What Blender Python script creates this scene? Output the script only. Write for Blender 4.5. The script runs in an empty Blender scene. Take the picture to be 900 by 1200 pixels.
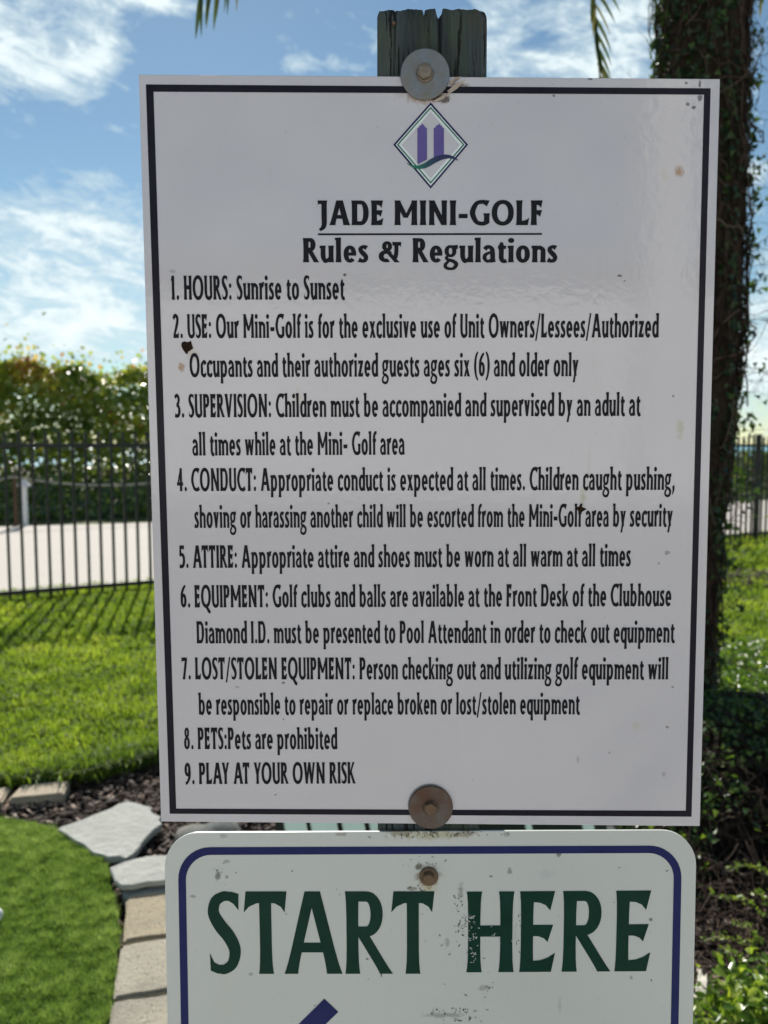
import bpy, bmesh, math, random
import numpy as np
from mathutils import Vector, Matrix, noise as mnoise
from mathutils.geometry import delaunay_2d_cdt, tessellate_polygon
random.seed(7); rng = np.random.default_rng(11)
SC = bpy.context.scene; COL = SC.collection
R = math.radians
# ------------------------------------------------------------------ camera (eye 1.45 m up, tipped 4.7 degrees down)
EYE = 1.45; F = 950.0; PITCH = math.atan(78/950)
cam = bpy.data.objects.new('camera', bpy.data.cameras.new('camera')); COL.objects.link(cam)
cam.location = (0, 0, EYE); cam.rotation_euler = (R(90)-PITCH, 0, 0)
cd = cam.data; cd.sensor_fit = 'VERTICAL'; cd.sensor_height = 36; cd.sensor_width = 27; cd.lens = F/1200*36
cd.clip_start = .02; cd.clip_end = 6000
cd.dof.use_dof = True; cd.dof.focus_distance = .69; cd.dof.aperture_fstop = 8.3
SC.camera = cam
# ------------------------------------------------------------------ sun and sky
SUN_AZ, SUN_EL = R(-13), R(36)
SC.view_settings.view_transform = 'Standard'; SC.view_settings.look = 'None'
SC.view_settings.exposure = 0.38; SC.view_settings.gamma = 1; SC.view_settings.use_curve_mapping = False
sd = Vector((math.sin(SUN_AZ)*math.cos(SUN_EL), math.cos(SUN_AZ)*math.cos(SUN_EL), math.sin(SUN_EL)))
sun = bpy.data.objects.new('sun', bpy.data.lights.new('sun', 'SUN')); COL.objects.link(sun)
sun.data.energy = 5.0; sun.data.angle = R(.53); sun.data.color = (1, .95, .87)
sun.rotation_euler = sd.to_track_quat('Z', 'Y').to_euler(); sun.location = (0, 0, 8)
def ray(px, py):
    x = (px-450)/F; v = (600-py)/F
    c, s = math.cos(PITCH), math.sin(PITCH)
    return Vector((x, c+v*s, -s+v*c))
def azel(px, py):
    d = ray(px, py).normalized(); return math.atan2(d.x, d.y), math.asin(d.z)
W = bpy.data.worlds.new('World'); SC.world = W; W.use_nodes = True
def build_world():
    nt = W.node_tree; N = nt.nodes; L = nt.links; bg = N['Background']; bg.inputs[1].default_value = .10
    def m(op, a, b=None, c=None, clamp=False):
        n = N.new('ShaderNodeMath'); n.operation = op; n.use_clamp = clamp
        for i, v in enumerate((a, b, c)):
            if v is None: continue
            if isinstance(v, (int, float)): n.inputs[i].default_value = v
            else: L.new(v, n.inputs[i])
        return n.outputs[0]
    sky = N.new('ShaderNodeTexSky'); sky.sky_type = 'NISHITA'; sky.sun_disc = False
    sky.sun_elevation = SUN_EL; sky.sun_rotation = SUN_AZ; sky.air_density = 1.0; sky.dust_density = .05; sky.ozone_density = 2.0
    tc = N.new('ShaderNodeTexCoord'); sep = N.new('ShaderNodeSeparateXYZ'); L.new(tc.outputs['Generated'], sep.inputs[0])
    az = m('ARCTAN2', sep.outputs[0], sep.outputs[1]); el = m('ARCSINE', sep.outputs[2])
    comb = N.new('ShaderNodeCombineXYZ'); L.new(m('MULTIPLY', az, 1.0), comb.inputs[0])
    L.new(m('ADD', m('MULTIPLY', el, 2.3), m('MULTIPLY', az, .25)), comb.inputs[1])
    def noise(scale, detail, rough, dist, off):
        mp = N.new('ShaderNodeMapping'); mp.inputs['Location'].default_value = off; L.new(comb.outputs[0], mp.inputs[0])
        n = N.new('ShaderNodeTexNoise'); n.inputs['Scale'].default_value = scale; n.inputs['Detail'].default_value = detail
        n.inputs['Roughness'].default_value = rough; n.inputs['Distortion'].default_value = dist
        L.new(mp.outputs[0], n.inputs['Vector']); return n.outputs['Fac']
    n1 = noise(7.5, 9, .66, .5, (3.1, 1.7, 0)); n2 = noise(21, 8, .68, .7, (8.2, 5.1, 2))
    nn = m('MULTIPLY_ADD', m('SUBTRACT', m('ADD', m('MULTIPLY', n1, .55), m('MULTIPLY', n2, .45)), .5), 1.55, .5)
    # where the banks of cloud stand: (px, py, half width, half height, amount) turned into azimuth and elevation
    banks = [(35, 10, 95, 60, .34), (25, 75, 60, 45, .28), (105, 20, 35, 60, .25), (185, 0, 50, 14, .3), (60, 285, 150, 48, .32), (90, 350, 150, 40, .34),
             (60, 405, 160, 28, .30), (118, 208, 24, 12, .16), (360, 78, 60, 14, .2), (690, 55, 150, 60, .36), (590, 60, 70, 60, .26),
             (980, 470, 260, 42, .34), (885, 205, 24, 20, .25), (905, 330, 30, 40, .22), (890, 430, 30, 50, .3), (885, 110, 20, 30, .12), (450, 300, 400, 120, .12),
             (300, -250, 300, 90, .25), (-300, 150, 200, 90, .3), (1200, 150, 200, 120, .3), (800, -300, 200, 120, .25)]
    tot = None
    for px, py, w, h, amt in banks:
        a0, e0 = azel(px, py); a1, _ = azel(px+w, py); _, e1 = azel(px, py-h)
        dx = m('MULTIPLY', m('SUBTRACT', az, a0), 1/max(.01, abs(a1-a0))); dy = m('MULTIPLY', m('SUBTRACT', el, e0), 1/max(.01, abs(e1-e0)))
        r2 = m('ADD', m('MULTIPLY', dx, dx), m('MULTIPLY', dy, dy))
        g = m('MULTIPLY', m('EXPONENT', m('MULTIPLY', r2, -.8)), amt)
        tot = g if tot is None else m('ADD', tot, g)
    # extra loose cloud added behind the camera, as neutral fill light on the signs
    back = m('MULTIPLY', m('MULTIPLY', sep.outputs[1], -1.0, clamp=True), .22)
    tot = m('ADD', m('MINIMUM', tot, .31), back)
    dens = m('MULTIPLY', m('SUBTRACT', m('ADD', nn, tot), .62), 4.0, clamp=True)
    core = m('MULTIPLY', m('SUBTRACT', m('ADD', nn, tot), .78), 5.0, clamp=True)
    mix0 = N.new('ShaderNodeMix'); mix0.data_type = 'RGBA'; mix0.blend_type = 'MULTIPLY'; mix0.inputs[0].default_value = 1
    L.new(sky.outputs[0], mix0.inputs[6]); mix0.inputs[7].default_value = SKY_TINT
    cl = N.new('ShaderNodeMix'); cl.data_type = 'RGBA'; L.new(core, cl.inputs[0]); cl.inputs[6].default_value = CLOUD_A; cl.inputs[7].default_value = CLOUD_B
    mx = N.new('ShaderNodeMix'); mx.data_type = 'RGBA'; L.new(m('MULTIPLY', dens, .93), mx.inputs[0]); L.new(mix0.outputs[2], mx.inputs[6]); L.new(cl.outputs[2], mx.inputs[7])
    L.new(mx.outputs[2], bg.inputs[0])
SKY_TINT = (.66, .73, .68, 1); CLOUD_A = (5.2, 6.3, 6.7, 1); CLOUD_B = (7.6, 8.4, 8.5, 1)
build_world()
import math
# ---------------------------------------------------------------- lettering: a flared roman alphabet drawn as overlapping outlines
# units: cap height 100, x-height 69. glyph(ch, w) -> (list of polygons, advance)
def _cr(pts, n=7, closed=False):
    out=[]; m=len(pts); rng=range(m if closed else m-1)
    g=lambda i: pts[i%m] if closed else pts[max(0,min(m-1,i))]
    for i in rng:
        p0,p1,p2,p3=g(i-1),g(i),g(i+1),g(i+2)
        for k in range(n):
            t=k/n
            out.append(tuple(0.5*((2*b)+(-a+c)*t+(2*a-5*b+4*c-d)*t*t+(-a+3*b-3*c+d)*t**3) for a,b,c,d in zip(p0,p1,p2,p3)))
    if not closed: out.append(tuple(pts[-1]))
    return out
def curve(pts, n=7):
    """pts (x,y,width): a smooth stroke with changing width; returns quads"""
    c=_cr(pts,n); L=[];R=[]
    for i,(x,y,w) in enumerate(c):
        a=c[max(0,i-1)]; b=c[min(len(c)-1,i+1)]
        dx,dy=b[0]-a[0],b[1]-a[1]; d=math.hypot(dx,dy) or 1
        nx,ny=-dy/d*w/2,dx/d*w/2
        L.append((x+nx,y+ny)); R.append((x-nx,y-ny))
    return [[L[i],R[i],R[i+1],L[i+1]] for i in range(len(L)-1)]
def ring(cx,cy,rx,ry,wx,wy,a0=0,a1=360,e=2.15,n=30):
    P=[];Q=[]
    for i in range(n+1):
        a=math.radians(a0+(a1-a0)*i/n); c,s=math.cos(a),math.sin(a)
        f=(abs(c)**e+abs(s)**e)**(-1/e)
        P.append((cx+rx*c*f,cy+ry*s*f)); Q.append((cx+(rx-wx)*c*f,cy+(ry-wy)*s*f))
    return [[P[i],P[i+1],Q[i+1],Q[i]] for i in range(n)]
def stem(cx,y0,y1,w,f0=1,f1=1,cx1=None):
    """near-vertical stem, concave sides flaring to the ends; cx at the foot, cx1 at the head"""
    if cx1 is None: cx1=cx
    H=y1-y0; prof=[(0,.13*f0),(.05,.08*f0),(.14,.03*f0),(.3,0),(.7,0),(.86,.03*f1),(.95,.08*f1),(1,.13*f1)]
    l=[];r=[]
    for t,f in prof:
        c=cx+(cx1-cx)*t; hw=w/2+w*f
        l.append((c-hw,y0+H*t)); r.append((c+hw,y0+H*t))
    return [l[::-1]+r] if False else [r+l[::-1]]
def glyph(ch,w):
    h=w*.86           # horizontals
    S=w/2
    if ch=='A':
        W=78
        return stem(S*.9+2,0,100,w*.92,1,0,W*.5-3)+stem(W-S-2,0,100,w*1.05,1,0,W*.5+2)+[[(20,26),(W-20,26),(W-20,26+h*.85),(20,26+h*.85)]],W
    if ch=='B':
        return stem(S+2,0,100,w,.6,.6)+bowl(S+2,100,53,44,w,h)+bowl(S+2,57,0,50,w,h),54
    if ch=='C':
        return curve([(67,86,h*1.5),(58,91,h*1.15),(46,94,h*.9),(24,86,w*.85),(10+0,50,w),(24,14,w*.85),(46,6,h*.9),(59,9,h*1.05),(67,14,h*1.2)]),68
    if ch=='D':
        return stem(S+2,0,100,w,.8,.8)+bowl(S+2,100,0,66,w,h),69
    if ch=='E' or ch=='F':
        W=46 if ch=='E' else 45
        o=stem(S+2,0,100,w,.8,.8)+[[(S,100),(W,100),(W-6,100-h*1.75),(W-12,100-h*1.25),(W-20,100-h*1.02),(S,100-h*.95)]]
        o+=[[(S,50+h*.6),(W-2,50+h*.6),(W-9,50-h*.95),(W-14,50-h*.6),(W-21,50-h*.42),(S,50-h*.4)]]
        if ch=='E': o+=[[(S,0),(W-4,0),(W+1,h*1.7),(W-8,h*1.3),(W-18,h*1.05),(S,h*.95)]]
        return o,W+3
    if ch=='G':
        return curve([(69,87,h*1.5),(60,91,h*1.15),(46,94,h*.9),(24,86,w*.85),(10,50,w),(24,14,w*.85),(46,6,h*.9),(60,10,h),(65,14,h)])+stem(64,8,48,w,.3,.9)+[[(50,48),(66,48),(66,48-h*.5),(53,48-h*.5)]],76
    if ch=='H':
        return stem(S+2,0,100,w)+stem(60-S,0,100,w)+[[(S,51-h/2),(60-S,51-h/2),(60-S,51+h/2),(S,51+h/2)]],62
    if ch=='I': return stem(S+3,0,100,w),w+6
    if ch=='J':
        return curve([(S+14,95,w),(S+14,40,w),(S+14,6,w*.95),(S+9,-10,w*.8),(S-4,-20,w*.45)])+[[(0,100),(S+14+w*.6,100),(S+14+w*.5,100-h*.9),(5,100-h*.8),(1,100-h*1.1)]],w+18
    if ch=='K':
        return stem(S+2,0,100,w,.8,.8)+stem(w,40,100,w*.72,.2,.9,60-S)+stem(66-S,0,62,w*.98,.9,.1,w*.9+5),66
    if ch=='L':
        return stem(S+2,0,100,w,.8,1)+[[(S,0),(45,0),(50,h*1.7),(41,h*1.3),(31,h*1.05),(S,h*.95)]],50
    if ch=='M':
        W=92
        return stem(S+4,0,100,w,.9,.3,S+4)+stem(W-S-4,0,100,w,.9,.3)+stem(W*.5,30,100,w*.95,-.3,.6,S+3)+stem(W*.5,30,100,w*.72,-.3,.6,W-S-3),W
    if ch=='N':
        W=76
        return stem(S+4,0,100,w*.92,.9,0)+stem(W-S-4,0,100,w*.92,0,.9)+stem(W-S-5,0,100,w*1.0,-.1,.6,S+3),W
    if ch in 'OQ':
        o=ring(43,50,42,52,w*1.03,h*.92)
        if ch=='Q': o+=curve([(40,6,h*.8),(54,-4,h),(66,-16,h*1.05),(80,-22,h*.7)])
        return o,86
    if ch=='P': return stem(S+2,0,100,w,1,.8)+bowl(S+2,100,42,52,w,h),54
    if ch=='R': return stem(S+2,0,100,w,1,.8)+bowl(S+2,100,45,51,w,h)+stem(62-S*.8,0,52,w*.98,.45,.1,w+5),62
    if ch=='S':
        return [[(22,100),(34,99.5),(43,97),(42.5,77),(36,85),(30,88.5),(22,89.5)],[(2.5,25),(8,14),(14,11),(22,10.5),(22,0),(12,.5),(3,4)]]+curve([(27,94.3,h*.85),(22,94,h*.85),(12,88,w*.85),(8+w*.05,74,w*.95),(17,59,w*1.05),(29,45,w*1.05),(36.5,29,w*.98),(33,13,w*.85),(23,5.8,h*.85),(17,5.6,h*.8)],5),45
    if ch=='T':
        W=58
        return stem(W/2,0,100,w,1,.3)+[[(3,100),(W,100),(W-3,100-h*1.85),(W-8,100-h*1.35),(W-16,100-h*1.05),(W/2,100-h*.98),(17,100-h*1.05),(7,100-h*1.35),(0,100-h*1.85)]],W
    if ch=='U':
        return curve([(S+2,100,w*1.2),(S+2,90,w*1.02),(S+2,70,w),(S+2,35,w),(S+7,14,w*.9),(33,5.5,h*.9),(52,14,w*.85),(62-S,35,w*.9),(62-S,70,w*.9),(62-S,90,w*.95),(62-S,100,w*1.15)]),64
    if ch=='V': return stem(34,0,100,w*1.03,-.3,1,S+3)+stem(34,0,100,w*.8,-.3,1,66-S),68
    if ch=='W': return stem(27,0,100,w,-.3,1,S+2)+stem(27,0,100,w*.78,-.3,0,47)+stem(68,0,100,w,-.3,0,48)+stem(68,0,100,w*.78,-.3,1,96-S),98
    if ch=='Y': return stem(31,0,50,w,1,0)+stem(31,42,100,w*.98,0,.9,S+2)+stem(31,42,100,w*.8,0,.9,62-S),62
    if ch=='1': return stem(24,0,100,w,.9,0)+[[(24+S,100),(24-S,97),(9,84),(11,76),(24-S,82),(24,86)]],40
    if ch=='2':
        return curve([(6,80,h*1.1),(14,91,h),(26,94,h*.9),(38,84,w*.95),(37,66,w),(26,40,w*.9),(9,8,w*.7)])+[[(2,0),(47,0),(48,h*1.5),(40,h*1.0),(6,h*.9)]],52
    if ch=='3':
        return curve([(6,84,h),(16,93,h*.95),(28,93,h*.85),(36,80,w*.9),(32,62,w*.8),(18,53,h*.8)])+curve([(18,53,h*.8),(34,46,w*.8),(40,28,w),(34,11,w*.85),(20,6,h*.85),(4,10,h*1.1)]),50
    if ch=='4': return stem(36,0,100,w*.95,.8,0)+[[(2,24),(54,24),(54,24+h*.85),(2,24+h*.85)]]+stem(9,26,100,w*.62,0,0,36),56
    if ch=='5': return stem(11,52,100,w*.8,0,0,13)+[[(9,100),(44,100),(42,100-h*1.2),(36,100-h*.95),(9,100-h*.9)]]+curve([(9,56,h*.8),(24,60,h*.85),(38,50,w*.9),(41,30,w),(34,12,w*.9),(20,6,h*.85),(4,9,h*1.1)]),50
    if ch=='6': return ring(27,31,25,31,w,h*.85)+curve([(44,97,h*.7),(30,88,w*.75),(14,64,w*.95),(2+S,32,w)]),54
    if ch=='7': return [[(3,100),(48,100),(48,100-h*.9),(8,100-h),(2,100-h*1.5)]]+stem(20,0,94,w*.95,.8,0,42),50
    if ch=='8': return ring(27,76,20,24,w*.82,h*.68)+ring(27,28,25,29,w*.95,h*.75),54
    if ch=='9': return ring(27,68,25,32,w,h*.85)+curve([(10,2,h*.8),(26,10,w*.75),(42,34,w*.95),(52-S,66,w)]),54
    if ch=='.': return ring(14,9,9.5,10,9.4,9.9,n=14),26
    if ch==':': return ring(14,9,9.5,10,9.4,9.9,n=14)+ring(14,58,9.5,10,9.4,9.9,n=14),28
    if ch==',': return curve([(11,18,18),(15,8,18),(12,-8,12),(5,-20,5)]),26
    if ch=='-': return [[(3,28),(37,28),(37,28+h),(3,28+h)]],40
    if ch=='/': return stem(5,-14,102,w*.62,0,0,36),42
    if ch=='(': return curve([(31,104,h*.6),(16,84,w*.75),(9,45,w*.95),(16,6,w*.75),(31,-16,h*.6)]),32
    if ch==')': return curve([(2,104,h*.6),(17,84,w*.75),(24,45,w*.95),(17,6,w*.75),(2,-16,h*.6)]),32
    if ch=='&':
        return ring(36,66,20,21,w*.85,h*.75)+ring(32,25,30,25,w,h*.85,40,300)+stem(86-S,0,58,w*.95,.4,0,26)+curve([(60,10,w*.8),(70,26,w*.85),(73,50,w*.8),(73,78,w*.8)])+[[(56,84),(93,84),(91,84-h*1.2),(86,84-h*.85),(58,84-h*.85)]]+[[(24,44),(46,44),(46,44+h*.8),(24,44+h*.8)]],98
    X=69; a=S+3
    def hmp(x0,x1):   # shoulder arch from stem x0 to stem x1
        return curve([(x0,42,w*.55),(x0+S*.8,56,h*.75),((x0+x1)/2+2,X-h*.45,h*.9),(x1-1,52,w*.88),(x1,38,w*.95),(x1,12,w*.95),(x1,0,w*1.15)])
    def tip(x,y): return [[(x,y),(x,y-h),(x-S-4,y-h*.55),(x-S-3.5,y-h*.1)]]
    if ch=='a':
        return curve([(8,53,h*1.0),(16,62,h*.95),(27,63.5,h*.85),(37,55,w*.85),(39,42,w*.95),(40.5,10,w*.95),(42,0,w*1.1)])+curve([(38,42,h*.55),(25,39,h*.6),(10,30,w*.72),(8,17,w*.8),(14,6.5,h*.7),(24,5,h*.7),(33,10,h*.6),(40,19,h*.45)]),52
    if ch=='b': return stem(a,1,102,w*.96,0,.5)+tip(a,102)+ring(a+17,34,27,36,w*.98,h*.85,-135,135),a+48
    if ch=='d': return stem(46,0,102,w*.96,.7,.5)+tip(46,102)+ring(46-17,34,27,36,w*.98,h*.85,45,315),54
    if ch=='c': return curve([(42,53,h*1.2),(38,61,h*1.0),(28,64,h*.85),(12,52,w*.85),(2+S,33,w),(12,14,w*.85),(28,5,h*.9),(38,8,h*.9),(44,15,h*.8)]),46
    if ch=='e': return ring(27,34,25.5,35.5,w*.98,h*.85,0,318)+[[(10,34-h*.38),(52,34-h*.38),(52,36+h*.3),(10,34+h*.36)]],54
    if ch=='f': return stem(16,0,80,w*.96,.8,0)+curve([(16,70,w*.96),(18,86,w*.9),(26,95,h*.85),(37,93,h*1.0)])+[[(3,X),(33,X),(32,X-h*.8),(3,X-h*.75)]],32
    if ch=='g': return ring(25,46,24,25,w*.84,h*.66)+[[(30,X+1),(55,X+3),(54,X-h*.8),(36,X-h*.9)]]+curve([(15,27,h*.5),(9,18,w*.65),(17,10,h*.75),(35,5,h*.8),(48,-7,w*.8),(41,-22,w*.7),(25,-27,h*.62),(7,-21,w*.68),(5,-9,w*.66),(17,4,h*.55)]),55
    if ch=='h': return stem(a,0,102,w*.96,.9,.5)+tip(a,102)+hmp(a,46),57
    if ch=='i': return stem(a,0,X,w*.96,.9,.5)+tip(a,X)+ring(a,90,w*.56+1,10.5,w*.55+1,10.4,n=12),w+6
    if ch=='k': return stem(a,0,102,w*.96,.9,.5)+tip(a,102)+stem(w*.9,28,X,w*.7,0,.9,44)+stem(52-S*.6,0,42,w*.95,.9,0,w+4),54
    if ch=='l': return stem(a,0,102,w*.96,.9,.5)+tip(a,102),w+6
    if ch=='m': return stem(a,0,X,w*.96,.9,.3)+tip(a,X)+hmp(a,41)+hmp(41,78-S*.2),88
    if ch=='n': return stem(a,0,X,w*.96,.9,.3)+tip(a,X)+hmp(a,46),57
    if ch=='o': return ring(29,34,28,36,w,h*.85),58
    if ch=='p': return stem(a,-28,X,w*.96,.8,.3)+tip(a,X)+ring(a+17,34,27,36,w*.98,h*.85,-135,135),a+48
    if ch=='q': return stem(46,-28,X,w*.96,.8,.4)+ring(46-17,34,27,36,w*.98,h*.85,45,315),54
    if ch=='r': return stem(a,0,X,w*.96,.9,.3)+tip(a,X)+curve([(a,40,w*.55),(a+S*.8,54,h*.8),(28,63,h*1.1),(37,61,h*1.35)]),38
    if ch=='s':
        return curve([(35,59,h*1.2),(29,62.5,h*.95),(21,64,h*.8),(11,58,w*.8),(10,50,w*.85),(17,40,w*.95),(26,31,w*.95),(32,20,w*.88),(28,9,w*.8),(18,5.5,h*.8),(9,8,h*.95),(2.5,11,h*1.25)],5),41
    if ch=='t': return curve([(18,X+14,w*.5),(17,X,w*.95),(17,40,w*.95),(17,18,w*.95),(22,7,w*.85),(30,4.5,h*.9),(38,7,h*.9)])+[[(4,X),(36,X),(35,X-h*.8),(3,X-h*.75)]],37
    if ch=='u': return curve([(a,X,w*1.1),(a,X-10,w*.95),(a,26,w*.95),(a+5,10,w*.85),(24,5,h*.9),(36,13,h*.75),(44,26,w*.6)])+stem(45,0,X,w*.96,.8,.8)+tip(a,X),56
    if ch=='v': return stem(26,0,X,w,-.3,.9,S+2)+stem(26,0,X,w*.78,-.3,.9,50-S),51
    if ch=='w': return stem(23,0,X,w*.96,-.3,.9,S+2)+stem(23,0,X,w*.75,-.3,0,40)+stem(57,0,X,w*.96,-.3,0,40)+stem(57,0,X,w*.75,-.3,.9,80-S),81
    if ch=='x': return stem(52-S,0,X,w,.8,.8,S+2)+stem(S+1,0,X,w*.72,.8,.8,50-S),52
    if ch=='y': return stem(27,2,X,w,-.3,.9,S+2)+stem(12,-26,X,w*.78,.3,.9,51-S),52
    if ch=='z': return [[(3,X),(44,X),(44,X-h*.8),(6,X-h*.85),(2,X-h*1.4)],[(2,0),(42,0),(45,h*1.4),(38,h*.85),(2,h*.8)],[(2,h*.4),(2+w*1.0,0),(44,X-h*.3),(44-w*1.0,X)]],47
    return [],24
def bowl(x0,yt,yb,x1,w,h):
    cy=(yt+yb)/2; ry=(yt-yb)/2; ex=x1-(x1-x0)*.55; rx=x1-ex
    o=[[(x0,yt),(ex,yt),(ex,yt-h*.9),(x0,yt-h*.9)],[(x0,yb),(ex,yb),(ex,yb+h*.9),(x0,yb+h*.9)]]
    return o+ring(ex,cy,rx,ry,min(w*1.03,rx-.5),h*.9,-90,90,2.1,18)
KERN={'AT':-9,'TA':-9,'LA':0,'AY':-9,'RT':-4,'LY':-8,'OL':2,'YO':-5,'RV':-3,'TT':-1,'AU':-1}
def lay(text,w,gap=6):
    x=0; out=[]
    for i,c in enumerate(text):
        if i: x+=KERN.get(text[i-1]+c,0)
        ps,adv=glyph(c,w)
        if c==' ': x+=20; continue
        out.append([[(px+x,py) for px,py in p] for p in ps]); x+=adv+gap
    return out,x-gap
# ------------------------------------------------------------------ helpers
def ground(px, py, z=0.0):
    d = ray(px, py); t = (z-EYE)/d.z; return Vector((d.x*t, d.y*t, z))
def at_depth(px, py, D):
    d = ray(px, py); t = D/d.y; return Vector((d.x*t, D, EYE+d.z*t))
def tag(o, label=None, cat=None, group=None, kind=None):
    if label: o['label'] = label
    if cat: o['category'] = cat
    if group: o['group'] = group
    if kind: o['kind'] = kind
    return o
def link(name, me, m=None, parent=None):
    o = bpy.data.objects.new(name, me); COL.objects.link(o)
    if m and not me.materials: me.materials.append(m)
    if parent: o.parent = parent; o.matrix_parent_inverse = Matrix.Translation(parent.location).inverted() if parent.rotation_euler[2] == 0 else Matrix.Identity(4)
    return o
def empty(name, loc):
    o = bpy.data.objects.new(name, None); COL.objects.link(o); o.location = loc; o.empty_display_size = .05; return o
def mesh_py(name, v, f, m=None, parent=None, smooth=False):
    me = bpy.data.meshes.new(name); me.from_pydata([tuple(p) for p in v], [], f); me.validate(); me.update()
    if smooth: me.polygons.foreach_set('use_smooth', [True]*len(me.polygons))
    return link(name, me, m, parent)
def mesh_np(name, V, Fc, m, rnd=None, parent=None, smooth=False):
    """V (n,3), Fc (k,c) faces of one size, rnd (n,) random value carried by each blade or leaf"""
    me = bpy.data.meshes.new(name); n = len(V); k, c = Fc.shape
    me.vertices.add(n); me.vertices.foreach_set('co', V.astype(np.float32).ravel())
    me.loops.add(k*c); me.loops.foreach_set('vertex_index', Fc.astype(np.int32).ravel())
    me.polygons.add(k); me.polygons.foreach_set('loop_start', np.arange(0, k*c, c, dtype=np.int32))
    me.polygons.foreach_set('loop_total', np.full(k, c, np.int32))
    if smooth: me.polygons.foreach_set('use_smooth', np.ones(k, bool))
    me.update(calc_edges=True)
    if rnd is not None:
        a = me.attributes.new('rnd', 'FLOAT', 'POINT'); a.data.foreach_set('value', rnd.astype(np.float32))
    return link(name, me, m, parent)
def prism(name, poly, z0, z1, m, parent=None, bevel=0.0, rough=0.0, inset=0.0):
    """slab with an outline given as (x, y) points; edges rounded and faces made uneven"""
    bm = bmesh.new(); vs = [bm.verts.new((p[0], p[1], z0)) for p in poly]; f = bm.faces.new(vs)
    r = bmesh.ops.extrude_face_region(bm, geom=[f]); top = [g for g in r['geom'] if isinstance(g, bmesh.types.BMVert)]
    for v in top: v.co.z = z1
    bmesh.ops.recalc_face_normals(bm, faces=bm.faces)
    if bevel: bmesh.ops.bevel(bm, geom=list(bm.edges), offset=bevel, segments=2, affect='EDGES', clamp_overlap=True)
    if rough:
        bmesh.ops.triangulate(bm, faces=bm.faces)
        bmesh.ops.subdivide_edges(bm, edges=[e for e in bm.edges if e.calc_length() > .03], cuts=2, use_grid_fill=True)
        bmesh.ops.subdivide_edges(bm, edges=[e for e in bm.edges if e.calc_length() > .03], cuts=1, use_grid_fill=True)
        for v in bm.verts:
            q = v.co*9; v.co += Vector((mnoise.noise(q), mnoise.noise(q+Vector((9, 0, 0))), mnoise.noise(q*.7+Vector((0, 9, 0)))*1.0))*rough
            v.co.z += mnoise.noise(v.co*40)*rough*.35
    me = bpy.data.meshes.new(name); bm.to_mesh(me); bm.free()
    return link(name, me, m, parent)
def tube_np(paths, sides=4):
    """paths: list of (points list, radii list) -> V, F quads, rnd"""
    V = []; Fc = []; Rn = []; b = 0
    for pts, rad in paths:
        P = [Vector(p) for p in pts]; r0 = random.random(); n = len(P)
        for i, p in enumerate(P):
            d = (P[min(n-1, i+1)]-P[max(0, i-1)])
            if d.length < 1e-9: d = Vector((0, 0, 1))
            d.normalize(); u = d.cross(Vector((.13, .21, .97)) if abs(d.z) < .9 else Vector((1, .1, 0))).normalized(); w = d.cross(u)
            for k in range(sides):
                a = 2*math.pi*k/sides; V.append(p+(u*math.cos(a)+w*math.sin(a))*rad[i]); Rn.append(r0)
        for i in range(n-1):
            for k in range(sides):
                k2 = (k+1) % sides; Fc.append((b+i*sides+k, b+i*sides+k2, b+(i+1)*sides+k2, b+(i+1)*sides+k))
        b += n*sides
    return np.array([tuple(v) for v in V]), np.array(Fc), np.array(Rn)
def tubes(name, paths, m, parent=None, sides=4):
    V, Fc, Rn = tube_np(paths, sides); return mesh_np(name, V, Fc, m, Rn, parent, smooth=True)
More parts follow.
